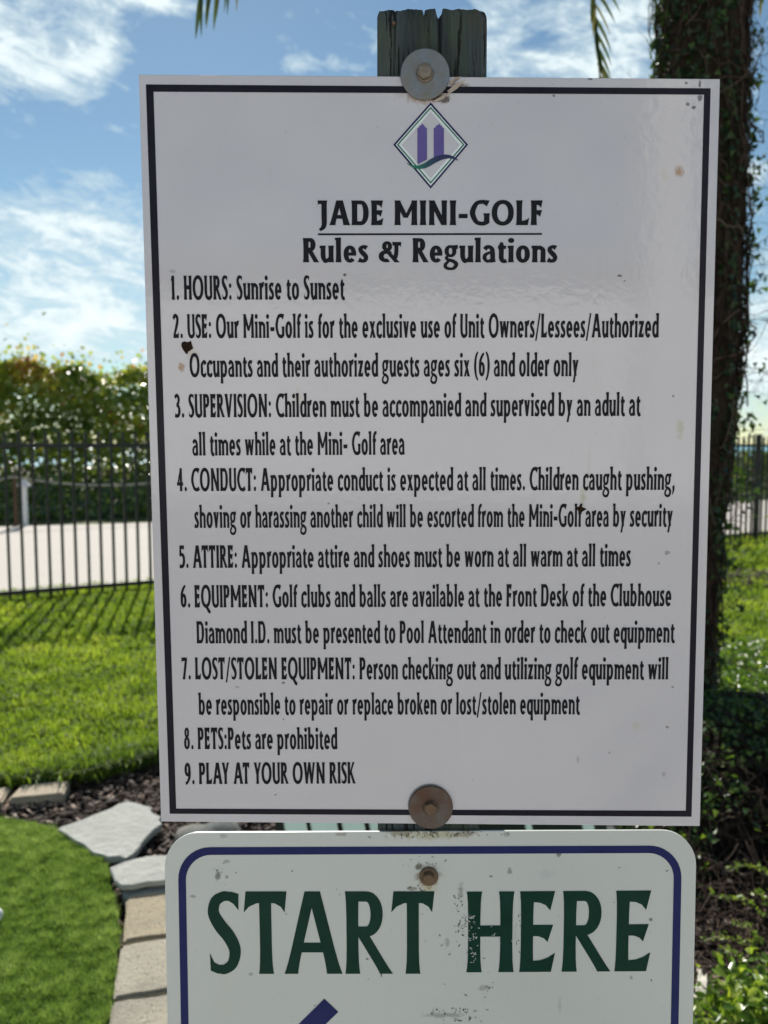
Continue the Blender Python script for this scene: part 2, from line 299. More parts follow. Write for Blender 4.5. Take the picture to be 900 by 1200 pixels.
# ------------------------------------------------------------------ materials
class NT:
    def __init__(s, name):
        s.mat = bpy.data.materials.new(name); s.mat.use_nodes = True; s.nt = s.mat.node_tree
        s.N = s.nt.nodes; s.L = s.nt.links; s.p = s.N['Principled BSDF']
        s.tc = s.N.new('ShaderNodeTexCoord')
    def set(s, sock, v):
        if isinstance(v, (int, float)): sock.default_value = v
        elif isinstance(v, (tuple, list)): sock.default_value = v if len(v) != 3 or sock.type == 'VECTOR' else (*v, 1)
        else: s.L.new(v, sock)
    def math(s, op, a, b=None, c=None, clamp=False):
        n = s.N.new('ShaderNodeMath'); n.operation = op; n.use_clamp = clamp
        for i, v in enumerate((a, b, c)):
            if v is not None: s.set(n.inputs[i], v)
        return n.outputs[0]
    def noise(s, scale, detail=4, rough=.55, stretch=(1, 1, 1), dist=0, space='Object', off=(0, 0, 0)):
        mp = s.N.new('ShaderNodeMapping'); mp.inputs['Scale'].default_value = stretch; mp.inputs['Location'].default_value = off
        s.L.new(s.tc.outputs[space], mp.inputs[0])
        n = s.N.new('ShaderNodeTexNoise'); n.inputs['Scale'].default_value = scale; n.inputs['Detail'].default_value = detail
        n.inputs['Roughness'].default_value = rough; n.inputs['Distortion'].default_value = dist; s.L.new(mp.outputs[0], n.inputs['Vector'])
        return n.outputs['Fac']
    def attr(s, name):
        n = s.N.new('ShaderNodeAttribute'); n.attribute_name = name; return n.outputs['Fac']
    def ramp(s, fac, stops, interp='LINEAR'):
        n = s.N.new('ShaderNodeValToRGB'); e = n.color_ramp.elements; n.color_ramp.interpolation = interp
        while len(e) < len(stops): e.new(.5)
        for i, (p, c) in enumerate(stops): e[i].position = p; e[i].color = (*c, 1) if len(c) == 3 else c
        s.set(n.inputs[0], fac); return n.outputs[0]
    def mix(s, fac, a, b, mode='MIX'):
        n = s.N.new('ShaderNodeMix'); n.data_type = 'RGBA'; n.blend_type = mode
        s.set(n.inputs[0], fac); s.set(n.inputs[6], a); s.set(n.inputs[7], b); return n.outputs[2]
    def bump(s, h, strength=.3, dist=.01):
        n = s.N.new('ShaderNodeBump'); n.inputs['Strength'].default_value = strength; n.inputs['Distance'].default_value = dist
        s.L.new(h, n.inputs['Height']); s.L.new(n.outputs[0], s.p.inputs['Normal']); return n
    def base(s, c, rough=.6, metal=0, spec=.5):
        s.set(s.p.inputs['Base Color'], c); s.set(s.p.inputs['Roughness'], rough); s.p.inputs['Metallic'].default_value = metal
        s.p.inputs['Specular IOR Level'].default_value = spec; return s
    def translucent(s, c, fac):
        out = [n for n in s.N if n.type == 'OUTPUT_MATERIAL'][0]; t = s.N.new('ShaderNodeBsdfTranslucent'); s.set(t.inputs[0], c)
        mx = s.N.new('ShaderNodeMixShader'); mx.inputs[0].default_value = fac; s.L.new(s.p.outputs[0], mx.inputs[1]); s.L.new(t.outputs[0], mx.inputs[2])
        s.L.new(mx.outputs[0], out.inputs[0])
def leafmat(name, stops, tr, rough=.45, fac=.45, patch=None, spec=.5):
    """leaf colours picked leaf by leaf, with paler light passing through the blade"""
    m = NT(name); r = m.attr('rnd')
    if patch: r = m.math('ADD', m.math('MULTIPLY', r, 1-patch[1]), m.math('MULTIPLY', m.math('MULTIPLY_ADD', m.noise(patch[0], 3, .6), 2.2, -.6, clamp=True), patch[1]))
    c = m.ramp(r, stops); m.base(c, rough, spec=spec); m.translucent(m.mix(1.0, c, (tr[0], tr[1], tr[2], 1), 'MULTIPLY'), fac); return m.mat
# ------------------------------------------------------------------ the setting: ground, lawn, path, sea
def sheet(name, pts, z, m, kind='structure'):
    o = mesh_py(name, [(p[0], p[1], z) for p in pts], [tuple(range(len(pts)))], m); return tag(o, kind=kind)
m = NT('sandy_soil'); m.base(m.ramp(m.noise(3, 6, .6), [(.3, (.10, .085, .05)), (.7, (.20, .17, .11))]), .95); soil_m = m.mat
sheet('ground', [(-400, -90), (400, -90), (400, 60), (-400, 60)], -.07, soil_m)
m = NT('sea_water'); m.base(m.mix(m.math('MULTIPLY_ADD', m.noise(.02, 3, .5, (1, 5, 1)), 1.6, -.3, clamp=True), (.03, .27, .36, 1), (.10, .42, .50, 1)), .25, spec=.4)
m.bump(m.noise(.8, 4, .6, (1, 2, 1)), .4, .3); sea_m = m.mat
sheet('sea', [(-4000, 58), (4000, 58), (4000, 5500), (-4000, 5500)], -.3, sea_m)
# thatch of the lawn, under the blades
m = NT('lawn_thatch'); m.base(m.mix(m.math('MULTIPLY_ADD', m.noise(1.6, 5, .65), 2, -.5, clamp=True), m.mix(m.noise(60, 3), (.035, .05, .012, 1), (.09, .12, .02, 1)), m.mix(m.noise(70, 3), (.06, .075, .018, 1), (.16, .17, .03, 1))), .9)
m.bump(m.noise(90, 4, .7), 1, .02); thatch_m = m.mat
_a, _b = ground(5, 708), ground(885, 633); FA, FB = _a-(_b-_a).normalized()*1.6, _b+(_b-_a).normalized()*3.4          # the fence line, read off its pickets at both sides of the sign
FD = (FB-FA).normalized(); FN = Vector((-FD.y, FD.x, 0))
def fpt(s, off=0, z=0): q = FA+FD*s+FN*off; return Vector((q.x, q.y, z))
lawn_edge_px = [(-260, 936), (-120, 925), (0, 919), (60, 915), (110, 909), (150, 900), (190, 887), (260, 868), (360, 862), (480, 866), (600, 872), (720, 850), (800, 800), (860, 770)]
lawn_edge = [ground(*p) for p in lawn_edge_px]+[Vector((3.4, 5.4, 0)), Vector((9, 5.0, 0)), Vector((24, 4, 0))]
lawn_poly = [Vector((-20, 3.9, 0))]+lawn_edge+[Vector((24, 22.4, 0)), fpt(16, .56), fpt(0, .56), fpt(-16, .56)]
tag(prism('lawn', lawn_poly, -.06, -.004, thatch_m), kind='structure')
m = NT('concrete_paving'); cn = m.noise(2.2, 6, .6)
m.base(m.mix(m.math('MULTIPLY_ADD', m.noise(.5, 4, .6), 1.6, -.3, clamp=True), m.mix(cn, (.45, .415, .36, 1), (.56, .525, .46, 1)), (.53, .48, .43, 1)), .9); m.bump(m.noise(60, 4), .3, .005); path_m = m.mat
P0, P1 = fpt(-14, .58), fpt(26, .58)
path_far = [Vector((30, 28.6, 0)), Vector((9.6, 20.9, 0)), Vector((-4.3, 15.0, 0)), Vector((-6.9, 14.2, 0)), Vector((-20, 9.6, 0))]
pm = prism('path', [P0, P1]+path_far, -.065, .022, path_m); tag(pm, kind='structure')
# strip of rough grass between the path and the hedge
sheet('verge', [path_far[4], path_far[3], path_far[2], path_far[1], path_far[0], Vector((26, 34, 0)), Vector((4, 24, 0)), Vector((-20, 16, 0))], .006, thatch_m)
# bed of bark mulch between lawn and putting green
m = NT('mulch_soil'); m.base(m.ramp(m.noise(35, 5, .7), [(.3, (.018, .012, .009)), (.7, (.06, .04, .028))]), .95); m.bump(m.noise(60, 5, .7), 1, .02); mulch_m = m.mat
mulch_poly = lawn_edge[:14]+[Vector((2.2, 3.6, 0)), Vector((2.6, 1.2, 0)), Vector((-2.6, 1.2, 0)), Vector((-3.4, 2.8, 0))]
sheet('mulch_bed', mulch_poly, -.035, mulch_m)
green_px = [(-40, 960), (0, 964), (30, 967), (60, 975), (85, 984), (105, 997), (122, 1015), (132, 1042), (138, 1075), (140, 1105), (137, 1130), (133, 1165), (129, 1200), (122, 1260), (108, 1330)]
green_edge = [ground(*p) for p in green_px]
green_poly = green_edge+[Vector((-.55, 1.35, 0)), Vector((-1.1, .9, 0)), Vector((-2.2, .8, 0)), Vector((-3.2, 1.6, 0)), Vector((-3.1, 2.6, 0)), Vector((-2.4, 3.08, 0))]
m = NT('turf_backing'); m.base((.03, .06, .015), .9); 
gm = prism('putting_green', green_poly, -.065, .012, m.mat); tag(gm, kind='structure')
def inside(poly, X, Y):
    ins = np.zeros(len(X), bool); n = len(poly)
    for i in range(n):
        a = poly[i]; b = poly[(i+1) % n]
        if a.y == b.y: continue
        ins ^= ((a.y > Y) != (b.y > Y)) & (X < (b.x-a.x)*(Y-a.y)/(b.y-a.y)+a.x)
    return ins
def smooth_noise(X, Y, s, seed=0):
    """cheap value noise on arrays, 0..1"""
    g = np.random.default_rng(seed).random((64, 64)); x = X/s; y = Y/s
    xi = np.floor(x).astype(int); yi = np.floor(y).astype(int); fx = x-xi; fy = y-yi; fx = fx*fx*(3-2*fx); fy = fy*fy*(3-2*fy)
    A = g[xi % 64, yi % 64]; B = g[(xi+1) % 64, yi % 64]; C = g[xi % 64, (yi+1) % 64]; D = g[(xi+1) % 64, (yi+1) % 64]
    return (A*(1-fx)+B*fx)*(1-fy)+(C*(1-fx)+D*fx)*fy
def blades(name, X, Y, H, Wd, m, lean=.5, z=0.0, rnd=None, curl=True):
    n = len(X); a = rng.random(n)*2*np.pi; la = rng.random(n)*2*np.pi; ll = rng.random(n)*lean
    wx, wy = np.cos(a)*Wd/2, np.sin(a)*Wd/2; lx, ly = np.cos(la)*ll*H, np.sin(la)*ll*H
    z = np.broadcast_to(z, X.shape)
    if curl:
        V = np.empty((n, 5, 3)); V[:, 0] = np.stack([X-wx, Y-wy, z], 1); V[:, 1] = np.stack([X+wx, Y+wy, z], 1)
        V[:, 2] = np.stack([X-wx*.9+lx*.35, Y-wy*.9+ly*.35, z+H*.6], 1); V[:, 3] = np.stack([X+wx*.9+lx*.35, Y+wy*.9+ly*.35, z+H*.6], 1)
        V[:, 4] = np.stack([X+lx, Y+ly, z+H*(1-.35*ll)], 1)
        f = np.array([[0, 1, 3], [0, 3, 2], [2, 3, 4]])
        Fc = (np.arange(n)[:, None, None]*5+f[None]).reshape(-1, 3); k = 5
    else:
        V = np.empty((n, 3, 3)); V[:, 0] = np.stack([X-wx, Y-wy, z], 1); V[:, 1] = np.stack([X+wx, Y+wy, z], 1); V[:, 2] = np.stack([X+lx, Y+ly, z+H], 1)
        Fc = np.arange(n*3).reshape(-1, 3); k = 3
    if rnd is None: rnd = rng.random(n)
    return tag(mesh_np(name, V.reshape(-1, 3), Fc, m, np.repeat(rnd, k)), kind='stuff')
grass_m = leafmat('lawn_grass', [(0, (.022, .06, .012)), (.25, (.085, .145, .03)), (.5, (.20, .30, .045)), (.8, (.38, .45, .08)), (1, (.56, .52, .24))], (1.5, 1.5, .6), .5, .5, (1.3, .5), spec=.25)
n = 330000
r = 3.0*np.exp(rng.random(n)*math.log(22/3.0)); th = (rng.random(n)-.5)*R(76)
X = r*np.sin(th); Y = r*np.cos(th)
hl = Vector((0, 0, 0)); ok = inside(lawn_poly, X, Y)
edge_d = (Y-(FA.y+(X-FA.x)*FD.y/FD.x)); ok &= (edge_d < .66)
X, Y, rr = X[ok], Y[ok], r[ok]
big = smooth_noise(X+50, Y+50, .75, 1); mid = smooth_noise(X+50, Y+50, .16, 2); fin = smooth_noise(X+50, Y+50, .055, 3)
X += (fin-.5)*.05
rv = np.clip(.16+.46*mid+.24*fin+.55*(big-.5)+(rng.random(len(X))-.5)*.5, 0, 1)
Hh = (.026+.035*mid+.028*fin+.012*rng.random(len(X)))*(1+.12*np.minimum(rr-3, 6)/6); Wd = .0065*np.clip(rr/4.0, 1, 2.3)
blades('lawn_grass', X, Y, Hh, Wd, grass_m, lean=1.2, rnd=rv)
# the shaggy overhang of runners where the lawn meets the mulch
n = 9000; t = rng.random(n)*(len(lawn_edge_px)-1); i0 = np.minimum(t.astype(int), len(lawn_edge_px)-2); ft = t-i0
ex = np.array([p.x for p in lawn_edge]); ey = np.array([p.y for p in lawn_edge])
X = ex[i0]*(1-ft)+ex[i0+1]*ft+rng.normal(0, .02, n); Y = ey[i0]*(1-ft)+ey[i0+1]*ft+rng.normal(.03, .035, n)
blades('lawn_fringe', X, Y, .05+.05*rng.random(n), np.full(n, .007), grass_m, lean=1.3, rnd=np.clip(rng.normal(.3, .2, n), 0, 1))
turf_m = leafmat('artificial_turf', [(0, (.05, .10, .022)), (.35, (.165, .275, .06)), (.7, (.31, .43, .13)), (1, (.54, .60, .34))], (1.4, 1.4, .75), .6, .4, (5, .3), spec=.4)
n = 420000
X = rng.uniform(-2.2, -.25, n); Y = rng.uniform(1.55, 3.2, n); ok = inside(green_poly, X, Y); X, Y = X[ok], Y[ok]
tf = smooth_noise(X+9, Y+9, .045, 5)*.4+smooth_noise(X+9, Y+9, .018, 6)*.6
X = X+(tf-.5)*.014
blades('turf_fibres', X, Y, .007+.022*tf**1.5+.004*rng.random(len(X)), np.full(len(X), .0024), turf_m, lean=1.5, z=.012, rnd=np.clip(rng.normal(.45, .2, len(X))+(tf-.5)*.9, 0, 1), curl=False)
# bark chips
chip_m = NT('bark_chips'); chip_m.base(chip_m.ramp(chip_m.attr('rnd'), [(0, (.02, .012, .008)), (.5, (.07, .04, .027)), (.85, (.16, .105, .075)), (1, (.38, .32, .26))]), .85); chip_m = chip_m.mat
def chips(name, X, Y, Z, L, m, zs=.02):
    n = len(X); a = rng.random(n)*2*np.pi; ti = rng.normal(0, .35, n); wd = L*rng.uniform(.2, .5, n); th = L*rng.uniform(.06, .16, n)
    base = np.array([[-1, -.8, -1], [1, -1, -1], [1.1, .7, -1], [-.9, 1, -1], [-.9, -.7, 1], [.8, -.9, 1], [1, .8, 1], [-1, .8, 1]])
    B = base[None]*np.stack([L/2, wd/2, th/2], 1)[:, None, :]*rng.uniform(.75, 1.2, (n, 8, 3))
    ca, sa, ct, st = np.cos(a)[:, None], np.sin(a)[:, None], np.cos(ti)[:, None], np.sin(ti)[:, None]
    x = B[..., 0]*ct-B[..., 2]*st; zz = B[..., 0]*st+B[..., 2]*ct; y = B[..., 1]
    V = np.stack([x*ca-y*sa+X[:, None], x*sa+y*ca+Y[:, None], zz+np.asarray(Z)[:, None]], 2)
    f = np.array([[0, 3, 2, 1], [4, 5, 6, 7], [0, 1, 5, 4], [1, 2, 6, 5], [2, 3, 7, 6], [3, 0, 4, 7]])
    Fc = (np.arange(n)[:, None, None]*8+f[None]).reshape(-1, 4)
    return tag(mesh_np(name, V.reshape(-1, 3), Fc, m, np.repeat(rng.random(n)**1.3, 8)), kind='stuff')
n = 30000; X = rng.uniform(-2.6, 2.2, n); Y = rng.uniform(1.5, 4.4, n); ok = inside(mulch_poly, X, Y) & ~inside([p for p in green_poly], X, Y); X, Y = X[ok], Y[ok]
chips('mulch_chips', X, Y, rng.uniform(-.031, -.008, len(X)), rng.uniform(.012, .05, len(X)), chip_m)
# ------------------------------------------------------------------ stones of the edging
m = NT('pale_flagstone'); m.base(m.mix(m.math('MULTIPLY_ADD', m.noise(9, 6, .65), 1.8, -.4, clamp=True), (.38, .385, .34, 1), (.54, .545, .49, 1)), .9); m.bump(m.noise(35, 8, .7), 1, .012); flag_m = m.mat
def paver_mat(name, a, b):
    m = NT(name); c = m.mix(m.math('MULTIPLY_ADD', m.noise(12, 6, .7), 2, -.5, clamp=True), a, b)
    c = m.mix(m.math('MULTIPLY_ADD', m.noise(3.5, 4, .6, off=(4, 1, 0)), 4, -2.1, clamp=True), c, (.27, .25, .21, 1)); c = m.mix(m.math('GREATER_THAN', m.noise(160, 2, .5), .62), c, (.25, .22, .17, 1))
    m.base(c, .9); m.bump(m.noise(75, 6, .75), 1, .009); return m.mat
tan_m = paver_mat('tan_concrete_paver', (.40, .33, .215, 1), (.53, .455, .315, 1)); pav_m = paver_mat('weathered_paver', (.43, .385, .285, 1), (.55, .505, .395, 1))
back_m = paver_mat('buff_edging_paver', (.50, .41, .29, 1), (.60, .50, .37, 1)); rock_m = paver_mat('grey_rock', (.09, .10, .095, 1), (.16, .18, .17, 1))
def rough_outline(pp, z, j=.008, cuts=3):
    P = [ground(x, y, z) for x, y in pp]; o = []
    for i, p in enumerate(P):
        q = P[(i+1) % len(P)]
        for k in range(cuts):
            v = p.lerp(q, k/cuts); w = j if k else j*.3; o.append(v+Vector((random.uniform(-w, w), random.uniform(-w, w), 0)))
    return o
def slab(name, pp, z, th, m, label, cat, group=None, j=.008, bevel=.0025, rough=.0016):
    if sum(a[0]*b[1]-b[0]*a[1] for a, b in zip(pp, pp[1:]+pp[:1])) > 0: pp = pp[::-1]
    o = prism(name, rough_outline(pp, z, j), z-th, z, m, None, bevel, rough); return tag(o, label, cat, group)
slab('flagstone', [(67, 972), (88, 963), (118, 951), (150, 938.5), (178, 945.5), (177, 951), (189, 957), (190, 965), (168, 985), (147, 1006), (120, 1002), (100, 990), (84, 981)], .030, .026, flag_m,
     'large angular white flagstone on dark mulch beside the curved green', 'flagstone', j=.01)
slab('flagstone', [(129, 1016), (147, 1009), (172, 1003), (205, 1000), (250, 1004), (246, 1024), (190, 1032), (143, 1037)], .048, .018, flag_m,
     'smaller white flagstone between the large flagstone and the square pavers', 'flagstone', j=.008)
slab('flagstone', [(140, 1030), (240, 1024), (226, 1044), (176, 1046), (150, 1051.5), (143, 1043)], .018, .04, flag_m,
     'thin grey white slab mostly hidden under the smaller flagstone', 'flagstone', j=.006)
PV = 'square pavers edging the putting green'
slab('edging_paver', [(147, 1053), (240, 1042), (244, 1086), (193, 1095), (145, 1102.5)], .03, .09, tan_m, 'tan paver next to the flagstones, with a grey stain on its right side', 'paver', PV, .003, .007, .002)
slab('edging_paver', [(142, 1108), (193, 1098), (246, 1090), (252, 1150), (192, 1159), (133, 1170)], .03, .09, pav_m, 'weathered paver in the middle of the column along the green', 'paver', PV, .003, .007, .002)
slab('edging_paver', [(131, 1174), (195, 1163), (254, 1154), (262, 1222), (195, 1232), (122, 1243)], .03, .09, pav_m, 'pale pitted paver at the bottom edge of the view', 'paver', PV, .003, .007, .002)
BP = 'buff pavers along the lawn'
slab('buff_paver', [(9, 936), (24, 919.5), (82, 914), (75, 929)], .018, .06, back_m, 'buff rectangular paver set between the lawn and the mulch', 'paver', BP, .003, .008, .002)
slab('buff_paver', [(-48, 947), (-30, 925), (14, 921), (1, 939)], .018, .06, back_m, 'buff paver cut off by the left edge of the view beside the lawn', 'paver', BP, .003, .008, .002)
def rock(name, c, s, m, label, cat, seed=0, sub=3):
    bm = bmesh.new(); bmesh.ops.create_icosphere(bm, subdivisions=sub, radius=1)
    for v in bm.verts:
        d = 1+.35*mnoise.noise(v.co*1.1+Vector((seed, 0, 0)))+.12*mnoise.noise(v.co*3.1+Vector((0, seed, 0))); v.co = Vector((v.co.x*s[0]*d, v.co.y*s[1]*d, v.co.z*s[2]*d))+Vector(c)
    me = bpy.data.meshes.new(name); bm.to_mesh(me); bm.free(); me.polygons.foreach_set('use_smooth', [True]*len(me.polygons)); return tag(link(name, me, m), label, cat)
q = ground(235, 985, .05); rock('rock', (q.x+.04, q.y+.05, -.01), (.14, .11, .10), rock_m, 'rounded grey rock on mulch glimpsed left in the gap between the signs', 'rock', 3)
# golf ball cut by the left edge
q = ground(-4.5, 1088); bm = bmesh.new(); bmesh.ops.create_icosphere(bm, subdivisions=4, radius=.0213)
for v in bm.verts: v.co += Vector((q.x, q.y, .0213+.020))
me = bpy.data.meshes.new('golf_ball'); bm.to_mesh(me); bm.free(); me.polygons.foreach_set('use_smooth', [True]*len(me.polygons))
m = NT('golf_ball_white'); m.base((.8, .8, .78), .3)
vo = m.N.new('ShaderNodeTexVoronoi'); vo.inputs['Scale'].default_value = 260; m.L.new(m.tc.outputs['Object'], vo.inputs['Vector']); m.bump(vo.outputs['Distance'], .5, .001)
tag(link('golf_ball', me, m.mat), 'white golf ball on the artificial turf at the left edge of the view', 'golf ball')
# pale slatted bench seen through the slit between the signs
m = NT('pale_green_paint'); m.base(m.mix(m.noise(14, 4), (.12, .19, .17, 1), (.18, .26, .235, 1)), .8, spec=.15); slat_m = m.mat
m = NT('dark_green_frame'); m.base((.012, .03, .022), .5); fr_m = m.mat
bb = empty('slatted_bench', ground(400, 972, .0)); tag(bb, 'low pale green slatted bench glimpsed in the slit between the signs', 'bench')
BZ = .40
def bpx(x, y): return ground(x, y, BZ)
for a, b in ((334, 360), (365, 396), (402, 428), (434, 470), (617, 624), (684, 697)):
    A0, A1, B0, B1 = bpx(a-6, 940), bpx(b-6, 940), bpx(b+8, 1010), bpx(a+8, 1010)
    prism('slat', [B1, B0, A1, A0], BZ-.02, BZ, slat_m, bb, .003)
for yy in (948, 1004):
    A0, B0 = bpx(322, yy), bpx(712, yy); prism('rail', [A0, B0, B0+Vector((0, .04, 0)), A0+Vector((0, .04, 0))], BZ-.07, BZ-.024, fr_m, bb, .003)
for xx, yy in ((324, 947), (708, 947), (324, 1003), (708, 1003)):
    A0 = bpx(xx, yy); prism('leg', [A0, A0+Vector((.04, 0, 0)), A0+Vector((.04, .04, 0)), A0+Vector((0, .04, 0))], -.01, BZ-.072, fr_m, bb, .003)
# ------------------------------------------------------------------ iron fence
m = NT('black_powder_coat'); m.base(m.mix(m.noise(20, 3), (.010, .012, .012, 1), (.025, .027, .026, 1)), .45); iron_m = m.mat
fen = empty('iron_fence', FA); tag(fen, 'black iron picket fence across the lawn in front of the pale path', 'fence')
def box_me(name, sx, sy, z0, z1, ang, pointed=False):
    c, s = math.cos(ang), math.sin(ang); q = [(-sx, -sy), (sx, -sy), (sx, sy), (-sx, sy)]; q = [(x*c-y*s, x*s+y*c) for x, y in q]
    v = [(x, y, z0) for x, y in q]+[(x, y, z1) for x, y in q]; f = [(0, 3, 2, 1), (4, 5, 6, 7), (0, 1, 5, 4), (1, 2, 6, 5), (2, 3, 7, 6), (3, 0, 4, 7)]
    me = bpy.data.meshes.new(name); me.from_pydata(v, [], f); me.materials.append(iron_m); return me
fang = math.atan2(FD.y, FD.x); L_f = (FB-FA).length; FH = 1.58
pk = box_me('picket', .0125, .0125, -.02, FH, fang); po = box_me('fence_post', .032, .032, -.05, FH+.04, fang)
def fchild(name, me, p):
    o = bpy.data.objects.new(name, me); COL.objects.link(o); o.parent = fen; o.location = p-FA; return o
# the post at px 885 fixes where the posts fall
sp = (ground(885, 633)-FA).dot(FD); PANEL = 2.2
k0 = -int(sp//PANEL); posts = [sp+k*PANEL for k in range(k0, 3) if -.5 < sp+k*PANEL < L_f+.2]
for s in posts: fchild('fence_post', po, fpt(s)); 
s = posts[0]-PANEL
while s < posts[-1]:
    for i in range(1, 19):
        if s+i*PANEL/19 > -1.2: fchild('picket', pk, fpt(s+i*PANEL/19))
    s += PANEL
for zc in (.10, FH-.13):
    s = posts[0]-PANEL
    while s < posts[-1]-.01:
        a, b = fpt(max(s, -1.2)), fpt(s+PANEL); n2 = FN*.014; mid = (a+b)/2; ln = (b-a).length
        if ln > .1:
            me = box_me('rail', ln/2-.034, .016, zc-.020, zc+.020, fang); fchild('rail', me, mid)
        s += PANEL
# ------------------------------------------------------------------ bollard light, rope barrier
m = NT('white_bollard_paint'); m.base(m.mix(m.noise(9, 3), (.74, .75, .76, 1), (.82, .82, .82, 1)), .5); bol_m = m.mat
q = ground(29.5, 617); bl = empty('bollard_light', (q.x, q.y, 0)); tag(bl, 'short white bollard with a small peaked cap beyond the path', 'bollard')
def lathe(name, c, prof, m, parent, seg=20):
    V = []; Fc = []
    for r_, z in prof:
        for k in range(seg): a = 2*math.pi*k/seg; V.append((c[0]+r_*math.cos(a), c[1]+r_*math.sin(a), z))
    for i in range(len(prof)-1):
        for k in range(seg): Fc.append((i*seg+k, i*seg+(k+1) % seg, (i+1)*seg+(k+1) % seg, (i+1)*seg+k))
    Fc.append(tuple(range(seg))[::-1]); Fc.append(tuple(range((len(prof)-1)*seg, len(prof)*seg)))
    return mesh_py(name, V, Fc, m, parent)
lathe('post', q, [(.07, 0), (.06, .03), (.055, .60), (.06, .70)], bol_m, bl)
lathe('cap', q, [(.05, .705), (.12, .72), (.115, .745), (.02, .86), (.005, .87)], bol_m, bl)
m = NT('rusty_brown_post'); m.base(m.mix(m.noise(12, 4), (.07, .035, .02, 1), (.14, .08, .05, 1)), .85); rp_m = m.mat
m = NT('grey_rope'); m.base((.34, .33, .29), .9); rope_m = m.mat
hd = Vector((9.6+4.3, 20.9-15.0, 0)).normalized()
rp = ground(19, 618); rposts = [rp+hd*3.4*k for k in range(-1, 3)]
RG = 'posts of the rope barrier'
for i, q in enumerate(rposts):
    rq = q
    o = lathe('rope_post', rq, [(.033, -.02), (.031, .95), (.02, .985)], rp_m, None, 10)
    tag(o, ('slim brown rope post outside the view to the left of the bollard', 'slim rusty brown post just left of the white bollard, holding the rope', 'slim brown rope post hidden behind the left part of the rules board', 'slim brown rope post hidden behind the right part of the rules board')[i], 'post', RG)
pts = []
for a, b in zip(rposts[:-1], rposts[1:]):
    for k in range(12):
        t = k/12; p = a.lerp(b, t); pts.append((p.x, p.y-.05, .90-.18*4*t*(1-t)))
pts.append((rposts[-1].x, rposts[-1].y-.05, .90))
tag(tubes('rope', [(pts, [.017]*len(pts))], rope_m, None, 6), 'slack grey rope strung along the foot of the tall hedge behind the fence', 'rope')
# ------------------------------------------------------------------ the two signs and their post
SD = .66                                   # metres from the eye to the face of the signs
def sp_(px, py, out=0.0):
    v = at_depth(px, py, SD); return Vector((v.x, SD-out, v.z))
def flat(name, polys, out, m, parent, th=0.0):
    """thin print or plate pieces on the sign face; polys in sign pixels, welded by a triangulation of their union"""
    V = []; Fc = []
    for P in polys:
        b = len(V); q = [sp_(x, y, out) for x, y in P]; V += q
        if th: V += [Vector((p.x, SD-out+th, p.z)) for p in q]
        n = len(P); tri = tessellate_polygon([q])
        for t in tri:
            Fc.append((b+t[0], b+t[1], b+t[2]))
            if th: Fc.append((b+n+t[2], b+n+t[1], b+n+t[0]))
        if th:
            for i in range(n): j = (i+1) % n; Fc.append((b+i, b+n+i, b+n+j, b+j))
    me = bpy.data.meshes.new(name); me.from_pydata([tuple(v) for v in V], [], Fc); me.update()
    bm = bmesh.new(); bm.from_mesh(me); bmesh.ops.recalc_face_normals(bm, faces=bm.faces) if th else None
    if not th:
        for f in bm.faces:
            f.normal_update()
            if f.normal.y > 0: f.normal_flip()
    bm.to_mesh(me); bm.free(); return link(name, me, m, parent)
def sign_mat(name, colA, colB, spots, rough=.07, grime=None):
    m = NT(name); c = m.mix(m.math('MULTIPLY_ADD', m.noise(4, 4, .6, off=(2, 0, 3)), 1.6, -.3, clamp=True), colA, colB)
    c = m.mix(m.math('MULTIPLY', m.math('GREATER_THAN', m.noise(420, 2, .5), .745), .35), c, (.25, .22, .2, 1))
    c = m.mix(m.math('MULTIPLY', m.math('MULTIPLY_ADD', m.noise(26, 5, .7, (1, 1, .12)), 3, -1.75, clamp=True), .22), c, (.42, .40, .33, 1))
    nz = m.noise(260, 3, .6); sep = m.N.new('ShaderNodeSeparateXYZ'); m.L.new(m.tc.outputs['Object'], sep.inputs[0])
    for (px, py, rx, ry, col, amt, soft) in spots:
        o = sp_(px, py); kx = 1485/rx; kz = 1485/ry
        dx = m.math('MULTIPLY', m.math('SUBTRACT', sep.outputs[0], o.x), kx); dz = m.math('MULTIPLY', m.math('SUBTRACT', sep.outputs[2], o.z), kz)
        d = m.math('SQRT', m.math('ADD', m.math('MULTIPLY', dx, dx), m.math('MULTIPLY', dz, dz)))
        d = m.math('ADD', d, m.math('MULTIPLY_ADD', nz, 1.5, -.75))
        f = m.math('MULTIPLY', m.math('MULTIPLY', m.math('SUBTRACT', 1.0, d), 1/soft, clamp=True), amt); c = m.mix(f, c, (*col, 1))
    if grime: c = grime(m, c, sep)
    m.base(c, rough, spec=.95)
    b = m.math('ADD', m.noise(150, 2, .5), m.math('MULTIPLY', m.noise(9, 2, .5), 2.5)); m.bump(b, .16, .0006)
    return m
RU = (.30, .15, .06); TAN = (.55, .45, .25); BLK = (.03, .022, .018); GRN = (.42, .42, .24)
